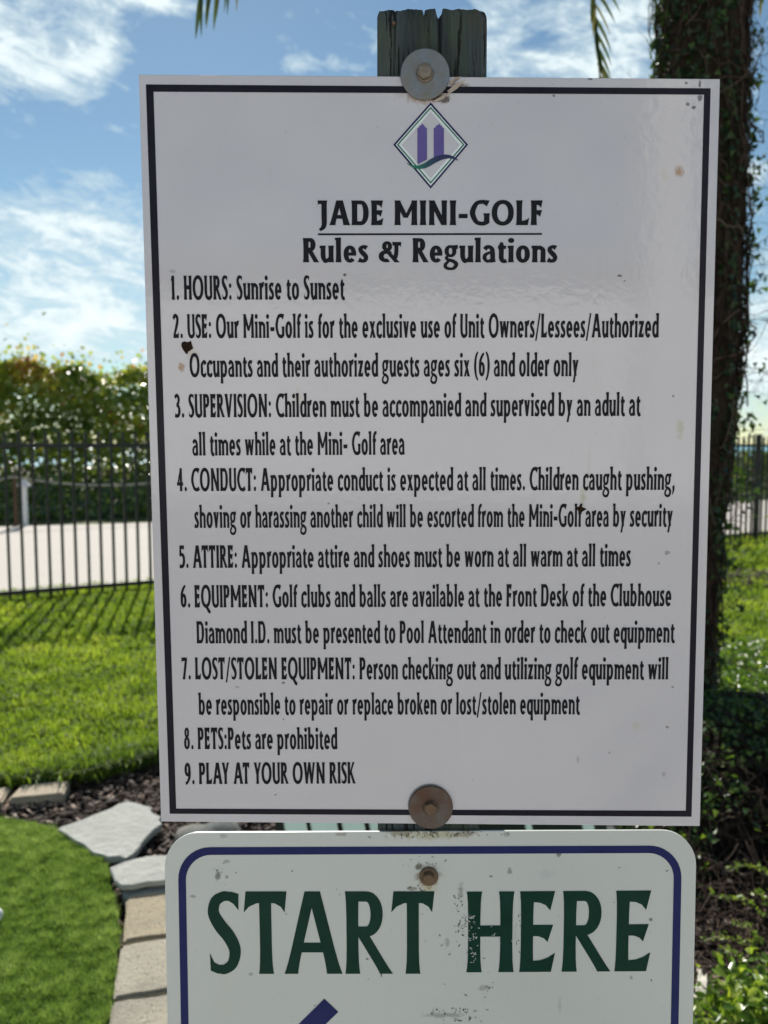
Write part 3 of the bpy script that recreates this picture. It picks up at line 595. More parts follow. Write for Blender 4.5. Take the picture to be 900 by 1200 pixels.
spots = [(796, 201, 6, 8, (.33, .17, .06), .9, .6), (779, 205, 5, 10, TAN, .35, .9), (804, 97, 2.6, 2.2, BLK, .8, .5), (820, 98, 1.8, 5, BLK, .8, .5), (820, 115, 3.5, 4, BLK, .7, .4),
         (806, 122, 2.8, 2.8, BLK, .8, .5), (813, 126, 3.2, 2.4, BLK, .8, .5), (691, 92, 4, 2.2, BLK, .8, .5), (649, 112, 2.2, 2.2, BLK, .7, .5), (726, 323, 3.4, 1.8, BLK, .8, .5),
         (732, 329, 2, 1.5, BLK, .6, .5), (404, 322, 2.2, 2.2, BLK, .8, .5), (219, 408, 10, 10, (.50, .40, .28), .35, .9), (225, 416, 9, 8, (.45, .28, .10), .55, .9), (213, 431, 5, 6.5, (.36, .18, .08), .9, .5),
         (349, 466, 6, 13, (.60, .45, .22), .5, .9), (797, 503, 6, 14, GRN, .6, .6), (683, 583, 5, 16, GRN, .65, .7), (690, 548, 2.5, 40, GRN, .25, .9), (745, 851, 7, 7, TAN, .4, .9),
         (714, 882, 2, 2, BLK, .5, .5), (782, 852, 2, 2, BLK, .6, .5), (677, 890, 2.4, 6, BLK, .3, .6), (788, 805, 2, 2, BLK, .5, .5), (778, 907, 3, 4, BLK, .3, .6), (789, 464, 1.8, 2, BLK, .7, .5),
         (782, 648, 4, 3, BLK, .5, .6), (772, 660, 2, 2, BLK, .4, .5), (278, 805, 3.5, 2, BLK, .35, .5), (332, 800, 2.5, 2, BLK, .7, .5), (332, 843, 1.8, 1.8, BLK, .6, .5), (385, 590, 1.6, 1.6, BLK, .6, .5), (600, 555, 2, 3, BLK, .25, .5),
         (202, 318, 6, 3, BLK, .3, .7), (502, 112, 31, 11, (.36, .22, .11), .7, .55), (536, 101, 16, 5, (.20, .12, .06), .8, .5), (517, 116, 12, 5, (.08, .05, .03), .9, .4), (470, 108, 12, 10, (.35, .25, .16), .35, .9), (504, 962, 34, 12, (.50, .40, .28), .3, .9),
         (440, 905, 60, 25, (.62, .58, .55), .25, .9)]
rules = empty('rules_sign', sp_(504, 966)); tag(rules, 'large white mini golf rules board with black border line and nine rules', 'sign')
pm_ = sign_mat('rules_board_white', (.575, .545, .565, 1), (.66, .625, .64, 1), spots)
panel = flat('panel', [[(162.3, 87), (844, 92.3), (820.3, 968.3), (188.6, 963)]], 0.0, pm_.mat, rules, .003)
bv = panel.modifiers.new('rounded edge', 'BEVEL'); bv.width = .0006; bv.segments = 2; bv.limit_method = 'ANGLE'
def ink(name, col, rough=.35, spec=.12, fade=None):
    m = NT(name); c = m.mix(m.math('MULTIPLY_ADD', m.noise(30, 5, .65), 1.4, -.2, clamp=True), col, tuple(min(1, v*1.5+.006) for v in col[:3])+(1,)); m.base(c, rough, spec=spec)
    b = m.math('ADD', m.noise(150, 2, .5), m.math('MULTIPLY', m.noise(9, 2, .5), 2.5)); m.bump(b, .10, .0006); return m.mat
black_m = ink('black_vinyl', (.007, .007, .010, 1)); border_m = ink('black_border_vinyl', (.011, .009, .016, 1), .2)
def frame_polys(O, I):
    return [[O[i], O[(i+1) % len(O)], I[(i+1) % len(O)], I[i]] for i in range(len(O))]
flat('border_line', frame_polys([(171, 99), (832.7, 103.6), (810.3, 957), (199, 953.5)], [(180, 107.6), (825, 111), (803.6, 950), (206.5, 947.5)]), .00022, border_m, rules)
FONT = {}
def union(ch, w):
    if (ch, w) in FONT: return FONT[ch, w]
    ps, adv = glyph(ch, w); V = []; Fc = []
    for p in ps:
        parts = [p] if len(p) != 4 else [[p[0], p[1], p[2]], [p[0], p[2], p[3]]]
        for p in parts:
            a = sum(p[i][0]*p[(i+1) % len(p)][1]-p[(i+1) % len(p)][0]*p[i][1] for i in range(len(p)))
            if abs(a) < .02: continue
            if a < 0: p = p[::-1]
            b = len(V); V += [Vector(q) for q in p]; Fc.append(list(range(b, b+len(p))))
    if not V: FONT[ch, w] = ([], [], adv); return FONT[ch, w]
    r = delaunay_2d_cdt(V, [], Fc, 1, 1e-4); v, f, of = r[0], r[2], r[5]
    FONT[ch, w] = ([(q.x, q.y) for q in v], [t for t, o in zip(f, of) if o], adv); return FONT[ch, w]
def text_line(name, text, xl, yl, xr, yr, h, w, m, parent, out=.0003, gap=5.5, x0=503.5, conv=8.5e-5, space=30):
    """one line of print between two measured ends, cap height h"""
    pos = []; x = 0
    for i, c in enumerate(text):
        if i: x += KERN.get(text[i-1]+c, 0)
        v, f, adv = union(c, w)
        if c == ' ': x += space; continue
        pos.append((x, v, f)); x += adv+gap
    lo = min(p[0]+q[0] for p in pos for q in p[1]); hi = max(p[0]+q[0] for p in pos for q in p[1]); V = []; Fc = []
    for x, v, f in pos:
        b = len(V)
        for qx, qy in v:
            t = (qx+x-lo)/(hi-lo); X = xl+(xr-xl)*t; Y = yl+(yr-yl)*t; dy = qy/100*h
            V.append(sp_(X+(X-x0)*conv*dy, Y-dy, out))
        Fc += [(b+t[0], b+t[1], b+t[2]) for t in f]
    return mesh_py(name, V, Fc, m, parent)
B = 20
BODY = [("1. HOURS: Sunrise to Sunset", 201, 351.3, 404.5, 351), ("2. USE: Our Mini-Golf is for the exclusive use of Unit Owners/Lessees/Authorized", 202.7, 396.2, 771.8, 395.4),
        ("Occupants and their authorized guests ages six (6) and older only", 222.5, 441.8, 677.7, 441), ("3. SUPERVISION: Children must be accompanied and supervised by an adult at", 204.8, 489.3, 750.8, 487.2),
        ("all times while at the Mini- Golf area", 225.6, 533.9, 474.4, 532.8), ("4. CONDUCT: Appropriate conduct is expected at all times. Children caught pushing,", 207.7, 575.6, 790.4, 574),
        ("shoving or harassing another child will be escorted from the Mini-Golf area by security", 227.7, 618.6, 788, 617), ("5. ATTIRE: Appropriate attire and shoes must be worn at all warm at all times", 210.5, 665.6, 739, 663.6),
        ("6. EQUIPMENT: Golf clubs and balls are available at the Front Desk of the Clubhouse", 212, 711.9, 786.4, 710.2), ("Diamond I.D. must be presented to Pool Attendant in order to check out equipment", 230.6, 753.9, 790.7, 753),
        ("7. LOST/STOLEN EQUIPMENT: Person checking out and utilizing golf equipment will", 213.2, 796.1, 782.9, 796.1), ("be responsible to repair or replace broken or lost/stolen equipment", 232.7, 837.5, 679.6, 837),
        ("8. PETS:Pets are prohibited", 216, 877.8, 395.5, 877.8), ("9. PLAY AT YOUR OWN RISK", 216.7, 918.8, 416.9, 918)]
for t, xl, yl, xr, yr in BODY:
    text_line('lettering', t, xl, yl, xr, yr, 28.2-(yl-350)*.0056, B, black_m, rules)
text_line('heading', "JADE MINI-GOLF", 372.5, 264, 635.6, 263.9, 29, 20.5, black_m, rules, space=32)
text_line('heading', "Rules & Regulations", 355, 307.5, 653, 307.5, 28.4, 20.5, black_m, rules, space=34)
flat('underline', [[(372.5, 273.6), (635, 273.2), (635, 275.3), (372.5, 275.8)]], .0003, black_m, rules)
# crest: diamond, two towers, wave
em = lambda n, c: ink(n, c, .3)
navy_m = em('navy_print', (.012, .016, .075, 1)); green_m = em('green_print', (.02, .13, .085, 1)); purple_m = em('purple_print', (.11, .085, .26, 1)); mint_m = em('pale_mint_print', (.64, .72, .70, 1))
def dia(c, a, b): return [(c[0], c[1]-b[0]), (c[0]+a, c[1]), (c[0], c[1]+b[1]), (c[0]-a, c[1])]
C0 = (504.7, 169.7)
flat('crest_field', frame_polys(dia(C0, 43, (48.8, 50.6)), dia(C0, 34, (38.4, 39.4))), .00012, mint_m, rules)
cr = rules
flat('crest_outline', frame_polys(dia(C0, 43.8, (49.6, 51.4)), dia(C0, 41.0, (46.4, 48.3))), .00026, navy_m, cr)
flat('crest_outline', frame_polys(dia(C0, 39.6, (44.4, 45.6)), dia(C0, 37.6, (42.2, 43.4))), .00026, green_m, cr)
flat('crest_field', [dia(C0, 37.6, (42.2, 43.4))], .0002, mint_m, cr) if False else None
for x0, x1, xm, yb0, yb1 in ((489.1, 500.4, 495, 193, 187), (508.2, 520.2, 514.4, 187, 183)):
    flat('crest_tower', [[(x0, 150.5), (x0+1.8, 149.6), (x0+2.3, 148.3), (xm-1.2, 146.4), (xm, 145), (xm+1.2, 146.4), (x1-2.3, 148.3), (x1-1.8, 149.6), (x1, 150.5), (x1, yb1), (x0, yb0)]], .00032, purple_m, cr)
m = NT('wave_print'); sx = m.N.new('ShaderNodeSeparateXYZ'); m.L.new(m.tc.outputs['Generated'], sx.inputs[0]); m.base(m.ramp(sx.outputs[0], [(.2, (.01, .17, .10)), (.42, (.01, .06, .09)), (.62, (.015, .015, .085)), (1, (.02, .02, .09))]), .3)
cw = [(476.6, 191.2, .4), (484, 195.2, 2.6), (491, 196, 4.4), (499, 193.8, 6.0), (507, 189, 6.6), (516, 185, 6), (524, 183.6, 4.6), (531, 185, 3.0), (537, 188.2, .6)]
wq = curve(cw, 5); wl = [q[0] for q in wq]+[wq[-1][3]]; wr = [q[1] for q in wq]+[wq[-1][2]]
flat('crest_wave', [wl+wr[::-1]], .0004, m.mat, cr)
# fixings: washers and bolts
m = NT('galvanised_washer'); m.base(m.mix(m.math('MULTIPLY_ADD', m.noise(70, 5, .65), 2.4, -.8, clamp=True), m.mix(m.noise(240, 3), (.16, .19, .22, 1), (.26, .30, .34, 1)), (.22, .19, .14, 1)), .5, .55); m.bump(m.noise(500, 4, .6), .4, .0005); zinc_m = m.mat
m = NT('rusty_washer'); m.base(m.mix(m.math('MULTIPLY_ADD', m.noise(55, 5, .65), 2.4, -.7, clamp=True), (.12, .055, .03, 1), (.14, .125, .11, 1)), .6, .4); m.bump(m.noise(600, 4, .6), .5, .0005); rwash_m = m.mat
m = NT('rusty_bolt'); m.base(m.mix(m.noise(300, 4, .6), (.10, .05, .025, 1), (.22, .16, .10, 1)), .6, .4); m.bump(m.noise(900, 3), .5, .0004); bolt_m = m.mat
m = NT('dull_bolt'); m.base(m.mix(m.noise(300, 4, .6), (.15, .12, .09, 1), (.33, .28, .22, 1)), .5, .5); m.bump(m.noise(900, 3), .5, .0004); bolt2_m = m.mat
PXM = .457/656                     # metres per sign pixel
def disc(name, c, prof, m, parent, seg=48, hexa=False):
    """turned about the axis that points out of the sign; prof = (radius, distance out)"""
    V = []; Fc = []; seg = 6 if hexa else seg
    for r_, o_ in prof:
        for k in range(seg):
            a = 2*math.pi*(k+.3)/seg; V.append((c.x+r_*math.cos(a), SD-o_, c.z+r_*math.sin(a)))
    for i in range(len(prof)-1):
        for k in range(seg): Fc.append((i*seg+k, (i+1)*seg+k, (i+1)*seg+(k+1) % seg, i*seg+(k+1) % seg))
    Fc.append(tuple(range((len(prof)-1)*seg, len(prof)*seg))); o = mesh_py(name, V, Fc, m, parent)
    bm = bmesh.new(); bm.from_mesh(o.data); bmesh.ops.recalc_face_normals(bm, faces=bm.faces)
    for f in bm.faces:
        if f.calc_center_median().y <= min(v.co.y for v in bm.verts)+1e-6 and f.normal.y > 0: bmesh.ops.reverse_faces(bm, faces=bm.faces); break
    bm.to_mesh(o.data); bm.free(); return o
def fixing(cx, cy, rw, rb, wm, bm_, parent, tilt=0, lift=.0006):
    c = sp_(cx, cy); r = rw*PXM
    w = disc('washer', c, [(r*.98, lift), (r, lift+.0004), (r, lift+.0016), (r-.0006, lift+.0021), (r*.36, lift+.0021), (r*.33, lift+.0015), (r*.28, lift+.0015)], wm, parent)
    if lift:
        disc('hub', c, [(r*.34, lift+.0014), (r*.34, lift+.0026), (r*.31, lift+.003)], bm_, w)
    q = c+Vector((-.0006, 0, .0006)); b = rb*PXM
    disc('bolt_head', q, [(b, lift+.002), (b, lift+.0062), (b*.86, lift+.0072), (b*.45, lift+.0075)], bm_, w, hexa=True)
    return w
w1 = fixing(498, 88.5, 27.6, 9, zinc_m, bolt2_m, rules, lift=.0010); w1['label'] = 'grey galvanised washer at the top edge'
w2 = fixing(504.7, 945, 26.6, 8.2, rwash_m, bolt_m, rules); w2['label'] = 'rust brown washer at the bottom edge'
m = NT('burnt_edge'); m.base(m.mix(m.noise(900, 3), (.008, .006, .004, 1), (.05, .03, .018, 1)), .9, spec=.05); burn_m = m.mat
flat('burn_mark', [[(213, 401.5), (216, 400), (220, 401), (224, 399.5), (225, 404), (226.5, 408), (223, 411), (220.5, 412), (219.5, 415.5), (217, 413.5), (214, 409), (212.5, 405)]], .00035, burn_m, rules)
flat('burn_mark', [[(675, 595), (680, 592.5), (683, 594.5), (687.5, 596.5), (683.5, 599), (680, 601), (677.5, 599)]], .00035, burn_m, rules)
c2 = sp_(503.6, 943.2); disc('washer', c2, [(26.4*PXM*.98, .0001), (26.4*PXM, .0002), (26.4*PXM, .0005), (26.4*PXM-.0004, .0006)], zinc_m, rules)
# torn vinyl curling out from under the top washer
tv = [((526, 96), (534, 92.5), (541, 92), (535, 95), (528, 100)), ((524, 107), (533, 101), (545, 95.5), (536, 104), (527, 110)), ((508, 118.5), (519, 114), (527, 110), (520, 116.5), (512, 119.8))]
m = NT('torn_film'); m.base(m.mix(m.noise(200, 3), (.30, .22, .15, 1), (.62, .57, .52, 1)), .6); curl_m = m.mat
for k, P in enumerate(tv):
    V = [sp_(x, y, .0006+.0028*(i in (1, 2))) for i, (x, y) in enumerate(P)]; V += [v+Vector((0, .0003, 0)) for v in V]; n = len(P)
    mesh_py('torn_film', V, [tuple(range(n)), tuple(range(2*n-1, n-1, -1))]+[(i, (i+1) % n, n+(i+1) % n, n+i) for i in range(n)], curl_m, rules)
# ------------------------------------------------------------------ START HERE sign
start = empty('start_sign', sp_(504, 1400)); tag(start, 'white start here board with rounded navy border and green capitals, below the rules', 'sign')
def sedge(y): t = (y-1000)/200; return 192.6+4.0*t, 816.2-4.0*t          # left and right edge of the board at a row
def rrect(l, t, r, b, rad, n=10, dl=0, dr=0):
    """rounded rectangle in sign pixels; dl, dr lean of the sides per pixel down"""
    o = []
    for cx, cy, a0 in ((l+rad, t[0]+rad, 180), (r-rad, t[1]+rad, 270), (r-rad, b-rad, 0), (l+rad, b-rad, 90)):
        for k in range(n+1):
            a = R(a0+90*k/n); x = cx+rad*math.cos(a); y = cy+rad*math.sin(a)
            x += (dl if x < 500 else dr)*(y-1000); o.append((x, y))
    return o
st_spots = [(502, 1027, 17, 17, (.20, .15, .08), .85, .5), (503, 1040, 14, 12, (.50, .42, .20), .6, .8), (490, 1016, 5, 6, (.08, .08, .05), .9, .5), (484, 1042, 8, 3, (.15, .13, .08), .7, .5),
            (505, 979, 60, 7, (.42, .38, .20), .7, .6), (470, 976, 22, 6, (.20, .17, .09), .7, .4), (545, 977, 20, 5, (.22, .18, .12), .6, .4), (400, 978, 8, 3, (.2, .18, .14), .6, .5), (262, 980, 6, 4, (.2, .18, .14), .4, .5), (594, 978, 5, 4, (.2, .18, .14), .5, .5), (640, 1025, 14, 8, (.45, .47, .50), .5, .9),
            (255, 1027, 4, 7, (.1, .1, .09), .8, .5), (265, 1010, 5, 3, (.2, .2, .18), .6, .5), (266, 1028, 3, 3, (.15, .15, .13), .7, .5), (226, 1051, 5, 2.5, (.15, .15, .13), .6, .5), (655, 1001, 4, 4, (.1, .1, .1), .8, .5), (597, 1021, 4, 5, (.15, .15, .15), .7, .5), (763, 1078, 3, 3, (.05, .05, .05), .8, .5),
            (740, 1146, 3, 3, (.2, .2, .2), .7, .5), (567, 1158, 10, 5, (.25, .25, .24), .6, .7), (540, 1045, 5, 14, (.2, .2, .18), .6, .6), (524, 1104, 4, 9, (.25, .25, .24), .6, .6), (520, 1190, 30, 4, (.2, .2, .18), .6, .5), (294, 1142, 3, 3, (.2, .2, .2), .6, .5), (656, 1178, 3, 12, (.3, .3, .3), .4, .7)]
sm = sign_mat('start_board_white', (.56, .58, .535, 1), (.63, .645, .60, 1), st_spots, rough=.3)
flat('panel', [rrect(192.6, (976, 973.4), 816.2, 1420, 41, dl=.0185, dr=-.020)], -.0004, sm.mat, start, .002)
navyv_m = ink('navy_vinyl', (.014, .018, .085, 1), .3); dgreen_m = ink('dark_green_vinyl', (.003, .030, .019, 1), .3)
O = rrect(208.3, (993, 991.2), 799.2, 1404, 38, dl=.0185, dr=-.020); I = rrect(217.2, (1002, 999.8), 790.2, 1395, 30, dl=.0185, dr=-.020)
flat('border_line', frame_polys(O, I), -.0001, navyv_m, start)
s1 = text_line('lettering', "START", 245.5, 1141.4, 509, 1141.2, 96.5, 16, dgreen_m, start, -.00005, gap=4.5, conv=1.1e-4)
s2 = text_line('lettering', "HERE", 546.5, 1139.6, 761.5, 1138.2, 94.5, 16, dgreen_m, start, -.00005, gap=7, conv=1.1e-4)
flat('arrow', [[(380, 1170.5), (396.5, 1186), (318, 1262), (334, 1278), (262, 1304), (288, 1232), (303, 1247)]], -.0001, navyv_m, start)
fixing(502.5, 1026.5, 11.5, 7.2, bolt_m, bolt_m, start, lift=0)
# scratches and flaked print round the H, grit along the border
fl = []
def flake(cx, cy, sx, sy, n):
    for _ in range(n):
        x, y = random.gauss(cx, sx), random.gauss(cy, sy); a = random.uniform(0, 3.14); l = random.uniform(.6, 2.6); w = random.uniform(.3, .8); k = random.randint(3, 5)
        fl.append([(x+math.cos(a)*l*math.cos(t)-math.sin(a)*w*math.sin(t), y+math.sin(a)*l*math.cos(t)+math.cos(a)*w*math.sin(t)) for t in [2*math.pi*(i+random.uniform(-.2, .2))/k for i in range(k)]])
flake(553, 1092, 3.5, 14, 34); flake(557, 1118, 3, 4, 10); flake(578, 1103, 6, 5, 12); flake(604, 1095, 2.5, 9, 9)
m = NT('bare_flaked_print'); m.base(m.mix(m.noise(200, 2), (.45, .48, .46, 1), (.66, .68, .66, 1)), .5)
tag(flat('flaked_print', fl, .00012, m.mat, start), kind='stuff')
fl = []; flake(542, 1088, 4.5, 14, 26); flake(537, 1053, 3, 9, 12); flake(608, 1093, 3, 9, 10); flake(525, 1185, 18, 2.2, 26); flake(548, 1194, 12, 2, 12); flake(258, 1024, 5, 6, 9); flake(572, 1158, 5, 4, 7); flake(505, 978, 40, 2.2, 60); flake(492, 1040, 10, 4, 14); flake(500, 1012, 12, 4, 10); flake(500, 1090, 170, 60, 30)
m = NT('dark_grit'); m.base((.06, .055, .04), .8); tag(flat('grit', fl, .00016, m.mat, start), kind='stuff')
# ------------------------------------------------------------------ wooden post with a split, ragged top
m = NT('weathered_post_wood'); g = m.noise(38, 6, .65, (1, 1, .06), .4); g2 = m.noise(150, 5, .7, (1, 1, .05))
c = m.mix(m.math('MULTIPLY_ADD', g, 3.6, -1.35, clamp=True), (.018, .025, .028, 1), (.09, .11, .112, 1))
c = m.mix(m.math('MULTIPLY', m.math('MULTIPLY_ADD', m.noise(22, 5, .7, (1, 1, .3), off=(5, 2, 1)), 5, -2.5, clamp=True), .5), c, (.085, .12, .04, 1))
c = m.mix(m.math('MULTIPLY', m.math('MULTIPLY_ADD', m.noise(24, 4, .6, (1, 1, .25), off=(1, 7, 4)), 6, -3.5, clamp=True), .6), c, (.13, .06, .035, 1))
c = m.mix(m.math('GREATER_THAN', g2, .57), c, (.012, .013, .012, 1)); m.base(c, .85, spec=.25); m.bump(m.math('ADD', g, m.math('MULTIPLY', g2, .8)), .9, .004); wood_m = m.mat
PY0 = SD+.0034; pw0, pw1 = sp_(442.0, 50).x*1.004, sp_(571.5, 50).x*1.004
def ptop(x):                     # height of the ragged top across the post, from the photograph's silhouette
    px = 442+(x-pw0)/(pw1-pw0)*129.5
    prof = [(442, 13), (444.5, 8), (450, 9), (455, 7), (470, 8.4), (478, 6), (494, 7), (495.6, 7.5), (496.6, 15), (498, 7), (510, 5.6), (512.3, 15), (514, 16), (515.5, 11), (518.4, 11), (518.6, 5.5), (530, 7), (540, 6), (548, 7.4), (556, 6), (562, 8), (568, 10), (571.5, 15)]
    for (a, b), (c_, d) in zip(prof[:-1], prof[1:]):
        if px <= c_+1e-6: py = b+(d-b)*(px-a)/max(c_-a, 1e-6); break
    else: py = 15
    return py
NX = 130; cols = [pw0+(pw1-pw0)*i/NX for i in range(NX+1)]
cracks = [(462.5, .0022, 26, 140, .8), (515.8, .0055, -5, 140, 1.9), (541, .0016, -5, 70, .7), (496.3, .0016, -5, 17, .9), (480, .001, 10, 60, .4), (559, .001, 30, 120, .4)]
V = []; Fc = []; NR = 60; zb = .0-.25
for i, x in enumerate(cols):
    px = 442+(x-pw0)/(pw1-pw0)*129.5; zt = sp_(0, ptop(x)).z
    for j in range(NR+1):
        t = j/NR; z = zt-(t*.16 if j < 46 else .16*45/60+(t-.75)*4*(zt-.12-zb)); 
        py = 519-(z-EYE)/.66*950; y = PY0; ex = min(x-pw0, pw1-x)
        if ex < .004: y += .004-math.sqrt(max(0, .004**2-(.004-ex)**2))
        for cxp, dep, y0, y1, wd in cracks:
            wob = cxp+mnoise.noise(Vector((z*30, cxp, 0)))*1.4
            if y0 < py < y1: y += dep*math.exp(-((px-wob)/wd)**2)*(1 if py < y1-15 else .4)
        y += .0008*mnoise.noise(Vector((x*500, 0, z*8)))+.0006*mnoise.noise(Vector((x*120, 3, z*30)))+.0008
        if t < .04: y += .0012*(1-t/.04)
        V.append((x, y, z))
for i in range(NX):
    for j in range(NR): a = i*(NR+1)+j; Fc.append((a, a+1, a+NR+2, a+NR+1))
nb = len(V); PYB = PY0+.0885
for i, x in enumerate(cols):
    zt = sp_(0, ptop(x)).z-.0015+.003*mnoise.noise(Vector((x*200, 9, 9))); V += [(x, PYB, zt), (x, PYB, zb)]
for i in range(NX):
    a = i*(NR+1); c_ = (i+1)*(NR+1); Fc.append((a, c_, nb+2*i+2, nb+2*i)); Fc.append((nb+2*i, nb+2*i+2, nb+2*i+3, nb+2*i+1))
for i, s in ((0, 1), (NX, -1)):
    f = [i*(NR+1)+j for j in range(NR+1)]+[nb+2*i+1, nb+2*i]; Fc.append(tuple(f if s < 0 else f[::-1]))
post = mesh_py('wooden_post', V, Fc, wood_m); tag(post, 'dark weathered square timber post with a split ragged top, carrying both boards', 'post')
# a rusty nail driven in at the left of the post head
q = sp_(461.5, 26); disc('nail', Vector((q.x*1.005, 0, q.z)), [(.0014, -.004), (.0014, -.0012), (.0011, -.0008)], bolt_m, post, 10)
# ------------------------------------------------------------------ sea grape hedge and other planting
def leaves(name, P, Nrm, S, m, rnd, parent=None, shape='round', fold=.15):
    """flat-bladed leaves: P centres, Nrm facing, S sizes"""
    n = len(P); Nrm = Nrm/np.linalg.norm(Nrm, axis=1, keepdims=True); up = rng.normal(size=(n, 3)); U = np.cross(Nrm, up); U /= np.linalg.norm(U, axis=1, keepdims=True); Wv = np.cross(Nrm, U)
    if shape == 'round': a = np.arange(6)*np.pi/3; T = np.stack([np.cos(a)*.5, np.sin(a)*.46], 1)
    elif shape == 'oval': T = np.array([[-.5, 0], [-.15, -.24], [.22, -.2], [.55, 0], [.22, .2], [-.15, .24]])
    else: T = np.array([[-.4, 0], [-.28, -.42], [.05, -.2], [.55, 0], [.05, .2], [-.28, .42]])
    k = len(T); V = P[:, None, :]+S[:, None, None]*(T[None, :, 0:1]*U[:, None, :]+T[None, :, 1:2]*Wv[:, None, :]+np.abs(T[None, :, 1:2])*fold*2*Nrm[:, None, :])
    f = np.array([[0, 1, 2, 3], [0, 3, 4, 5]]); Fc = (np.arange(n)[:, None, None]*k+f[None]).reshape(-1, 4)
    o = mesh_np(name, V.reshape(-1, 3), Fc, m, np.repeat(rnd, k), parent); return tag(o, kind='stuff')
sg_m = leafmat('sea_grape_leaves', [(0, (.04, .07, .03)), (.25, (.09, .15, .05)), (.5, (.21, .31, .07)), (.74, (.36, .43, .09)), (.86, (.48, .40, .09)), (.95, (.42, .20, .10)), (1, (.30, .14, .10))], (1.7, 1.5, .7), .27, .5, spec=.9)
m = NT('hedge_twigs'); m.base(m.mix(m.noise(30, 3), (.04, .028, .02, 1), (.12, .09, .07, 1)), .85); twig_m = m.mat
H0 = Vector((-16, 15.0, 0)); H1 = Vector((3.2, 23.2, 0)); HD = (H1-H0).normalized(); HN = Vector((-HD.y, HD.x, 0)); HL = (H1-H0).length
hedge = empty('sea_grape_hedge', H0); tag(hedge, 'tall sea grape hedge of green, yellow and rust leaves behind the rope', 'hedge')
def hedge_top(s): return 3.22+.06*math.sin(s*.9+1)+.10*math.sin(s*2.3)+.08*math.sin(s*5.1+2)
n = 62000; s = rng.uniform(0, HL, n); htop = np.vectorize(hedge_top)(s)
v = 1-rng.random(n)**1.6; z = .08+(htop-.08)*v
dep = rng.random(n)**1.7*2.2; bulge = .45*np.sin(np.pi*np.clip(v, 0, 1))+.25*smooth_noise(s+20, z+20, .7, 9)
off = dep-bulge+.35
P = np.stack([H0.x+HD.x*s+HN.x*off, H0.y+HD.y*s+HN.y*off, z+rng.normal(0, .05, n)], 1)
hole = smooth_noise(s+40, z+3, .45, 12)*.6+smooth_noise(s+40, z+3, .2, 13)*.4; keep = (hole+.3*rng.random(n) > .33*(v > .5)+.15*(v > .85)); keep &= ~((v < .35) & (rng.random(n) < .25))
# sprays that stand above the crest
P = P[keep]; v = v[keep]; s2 = s[keep]; hole = hole[keep]
Nn = np.stack([rng.normal(0, .55, len(P))-HN.x*.55, rng.normal(0, .55, len(P))-HN.y*.55, rng.normal(.5, .7, len(P))], 1)
fl_ = rng.random(len(P)) < .55; Nn[fl_] = np.stack([rng.normal(-.07, .28, fl_.sum()), rng.normal(-.3, .28, fl_.sum()), np.ones(fl_.sum())], 1)
clump = smooth_noise(s2+70, P[:, 2]+9, .55, 15)
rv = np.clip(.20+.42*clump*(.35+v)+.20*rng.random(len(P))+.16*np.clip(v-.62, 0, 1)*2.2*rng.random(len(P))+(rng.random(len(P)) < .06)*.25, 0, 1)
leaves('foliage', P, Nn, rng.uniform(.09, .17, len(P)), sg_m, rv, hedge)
n = 16000; s = rng.uniform(0, HL, n); u = rng.random(n); z = .06+rng.random(n)*(.15+.75*u); off = -3.3+3.6*u
P = np.stack([H0.x+HD.x*s+HN.x*off, H0.y+HD.y*s+HN.y*off, z], 1); ok = np.array([(p[1]-15.0-(p[0]+4.3)*.424) > .35 for p in P]); P = P[ok]
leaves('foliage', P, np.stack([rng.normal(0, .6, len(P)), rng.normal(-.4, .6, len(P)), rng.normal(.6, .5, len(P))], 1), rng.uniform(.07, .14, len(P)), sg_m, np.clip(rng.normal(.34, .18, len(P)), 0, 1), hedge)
n = 3200; s = rng.uniform(0, HL, n); ht = np.vectorize(hedge_top)(s); z = ht-.1+rng.gamma(1.3, .13, n)
P = np.stack([H0.x+HD.x*s+HN.x*rng.uniform(.2, 1.2, n), H0.y+HD.y*s+HN.y*rng.uniform(.2, 1.2, n), z], 1)
leaves('foliage', P, rng.normal(size=(n, 3))+np.array([0, -.6, .3]), rng.uniform(.07, .13, n), sg_m, np.clip(rng.uniform(.3, .97, n), 0, 1), hedge)
pth = []
for i in range(220):
    ss = random.uniform(0, HL); o = random.uniform(.2, 1.6); p = H0+HD*ss+HN*o; pts = []; x = Vector((p.x, p.y, 0)); d = Vector((random.gauss(0, .25), random.gauss(0, .2), 1)).normalized(); hh = hedge_top(ss)*random.uniform(.6, 1.03)
    for k in range(7): pts.append(tuple(x)); x = x+d*hh/6; d = (d+Vector((random.gauss(0, .18), random.gauss(0, .15), .1))).normalized()
    pth.append((pts, [.022-.0027*k for k in range(7)]))
tag(tubes('branches', pth, twig_m, hedge, 4), kind='stuff')
# low clipped hedge to the right, sea beyond it
low = empty('low_hedge', (5, 21, 0)); tag(low, 'low green hedge before the turquoise sea, right of the palm', 'hedge')
A = Vector((4.4, 20.2, 0)); Bq = Vector((24, 31, 0)); D_ = (Bq-A).normalized(); N_ = Vector((-D_.y, D_.x, 0)); n = 14000; s = rng.uniform(0, (Bq-A).length, n); v = 1-rng.random(n)**1.5
tp = 1.12+.10*np.sin(s*1.7)+.06*np.sin(s*4); z = .05+(tp-.05)*v; off = rng.random(n)**1.6*1.6-.25*np.sin(np.pi*v)
P = np.stack([A.x+D_.x*s+N_.x*off, A.y+D_.y*s+N_.y*off, z], 1)
leaves('foliage', P, np.stack([rng.normal(0, .5, n), rng.normal(-.5, .5, n), rng.normal(.5, .5, n)], 1), rng.uniform(.08, .15, n), leafmat('low_hedge_leaves', [(0, (.04, .08, .02)), (.5, (.09, .16, .03)), (1, (.20, .25, .06))], (1.4, 1.3, .7), .4, .45), rng.random(n), low)
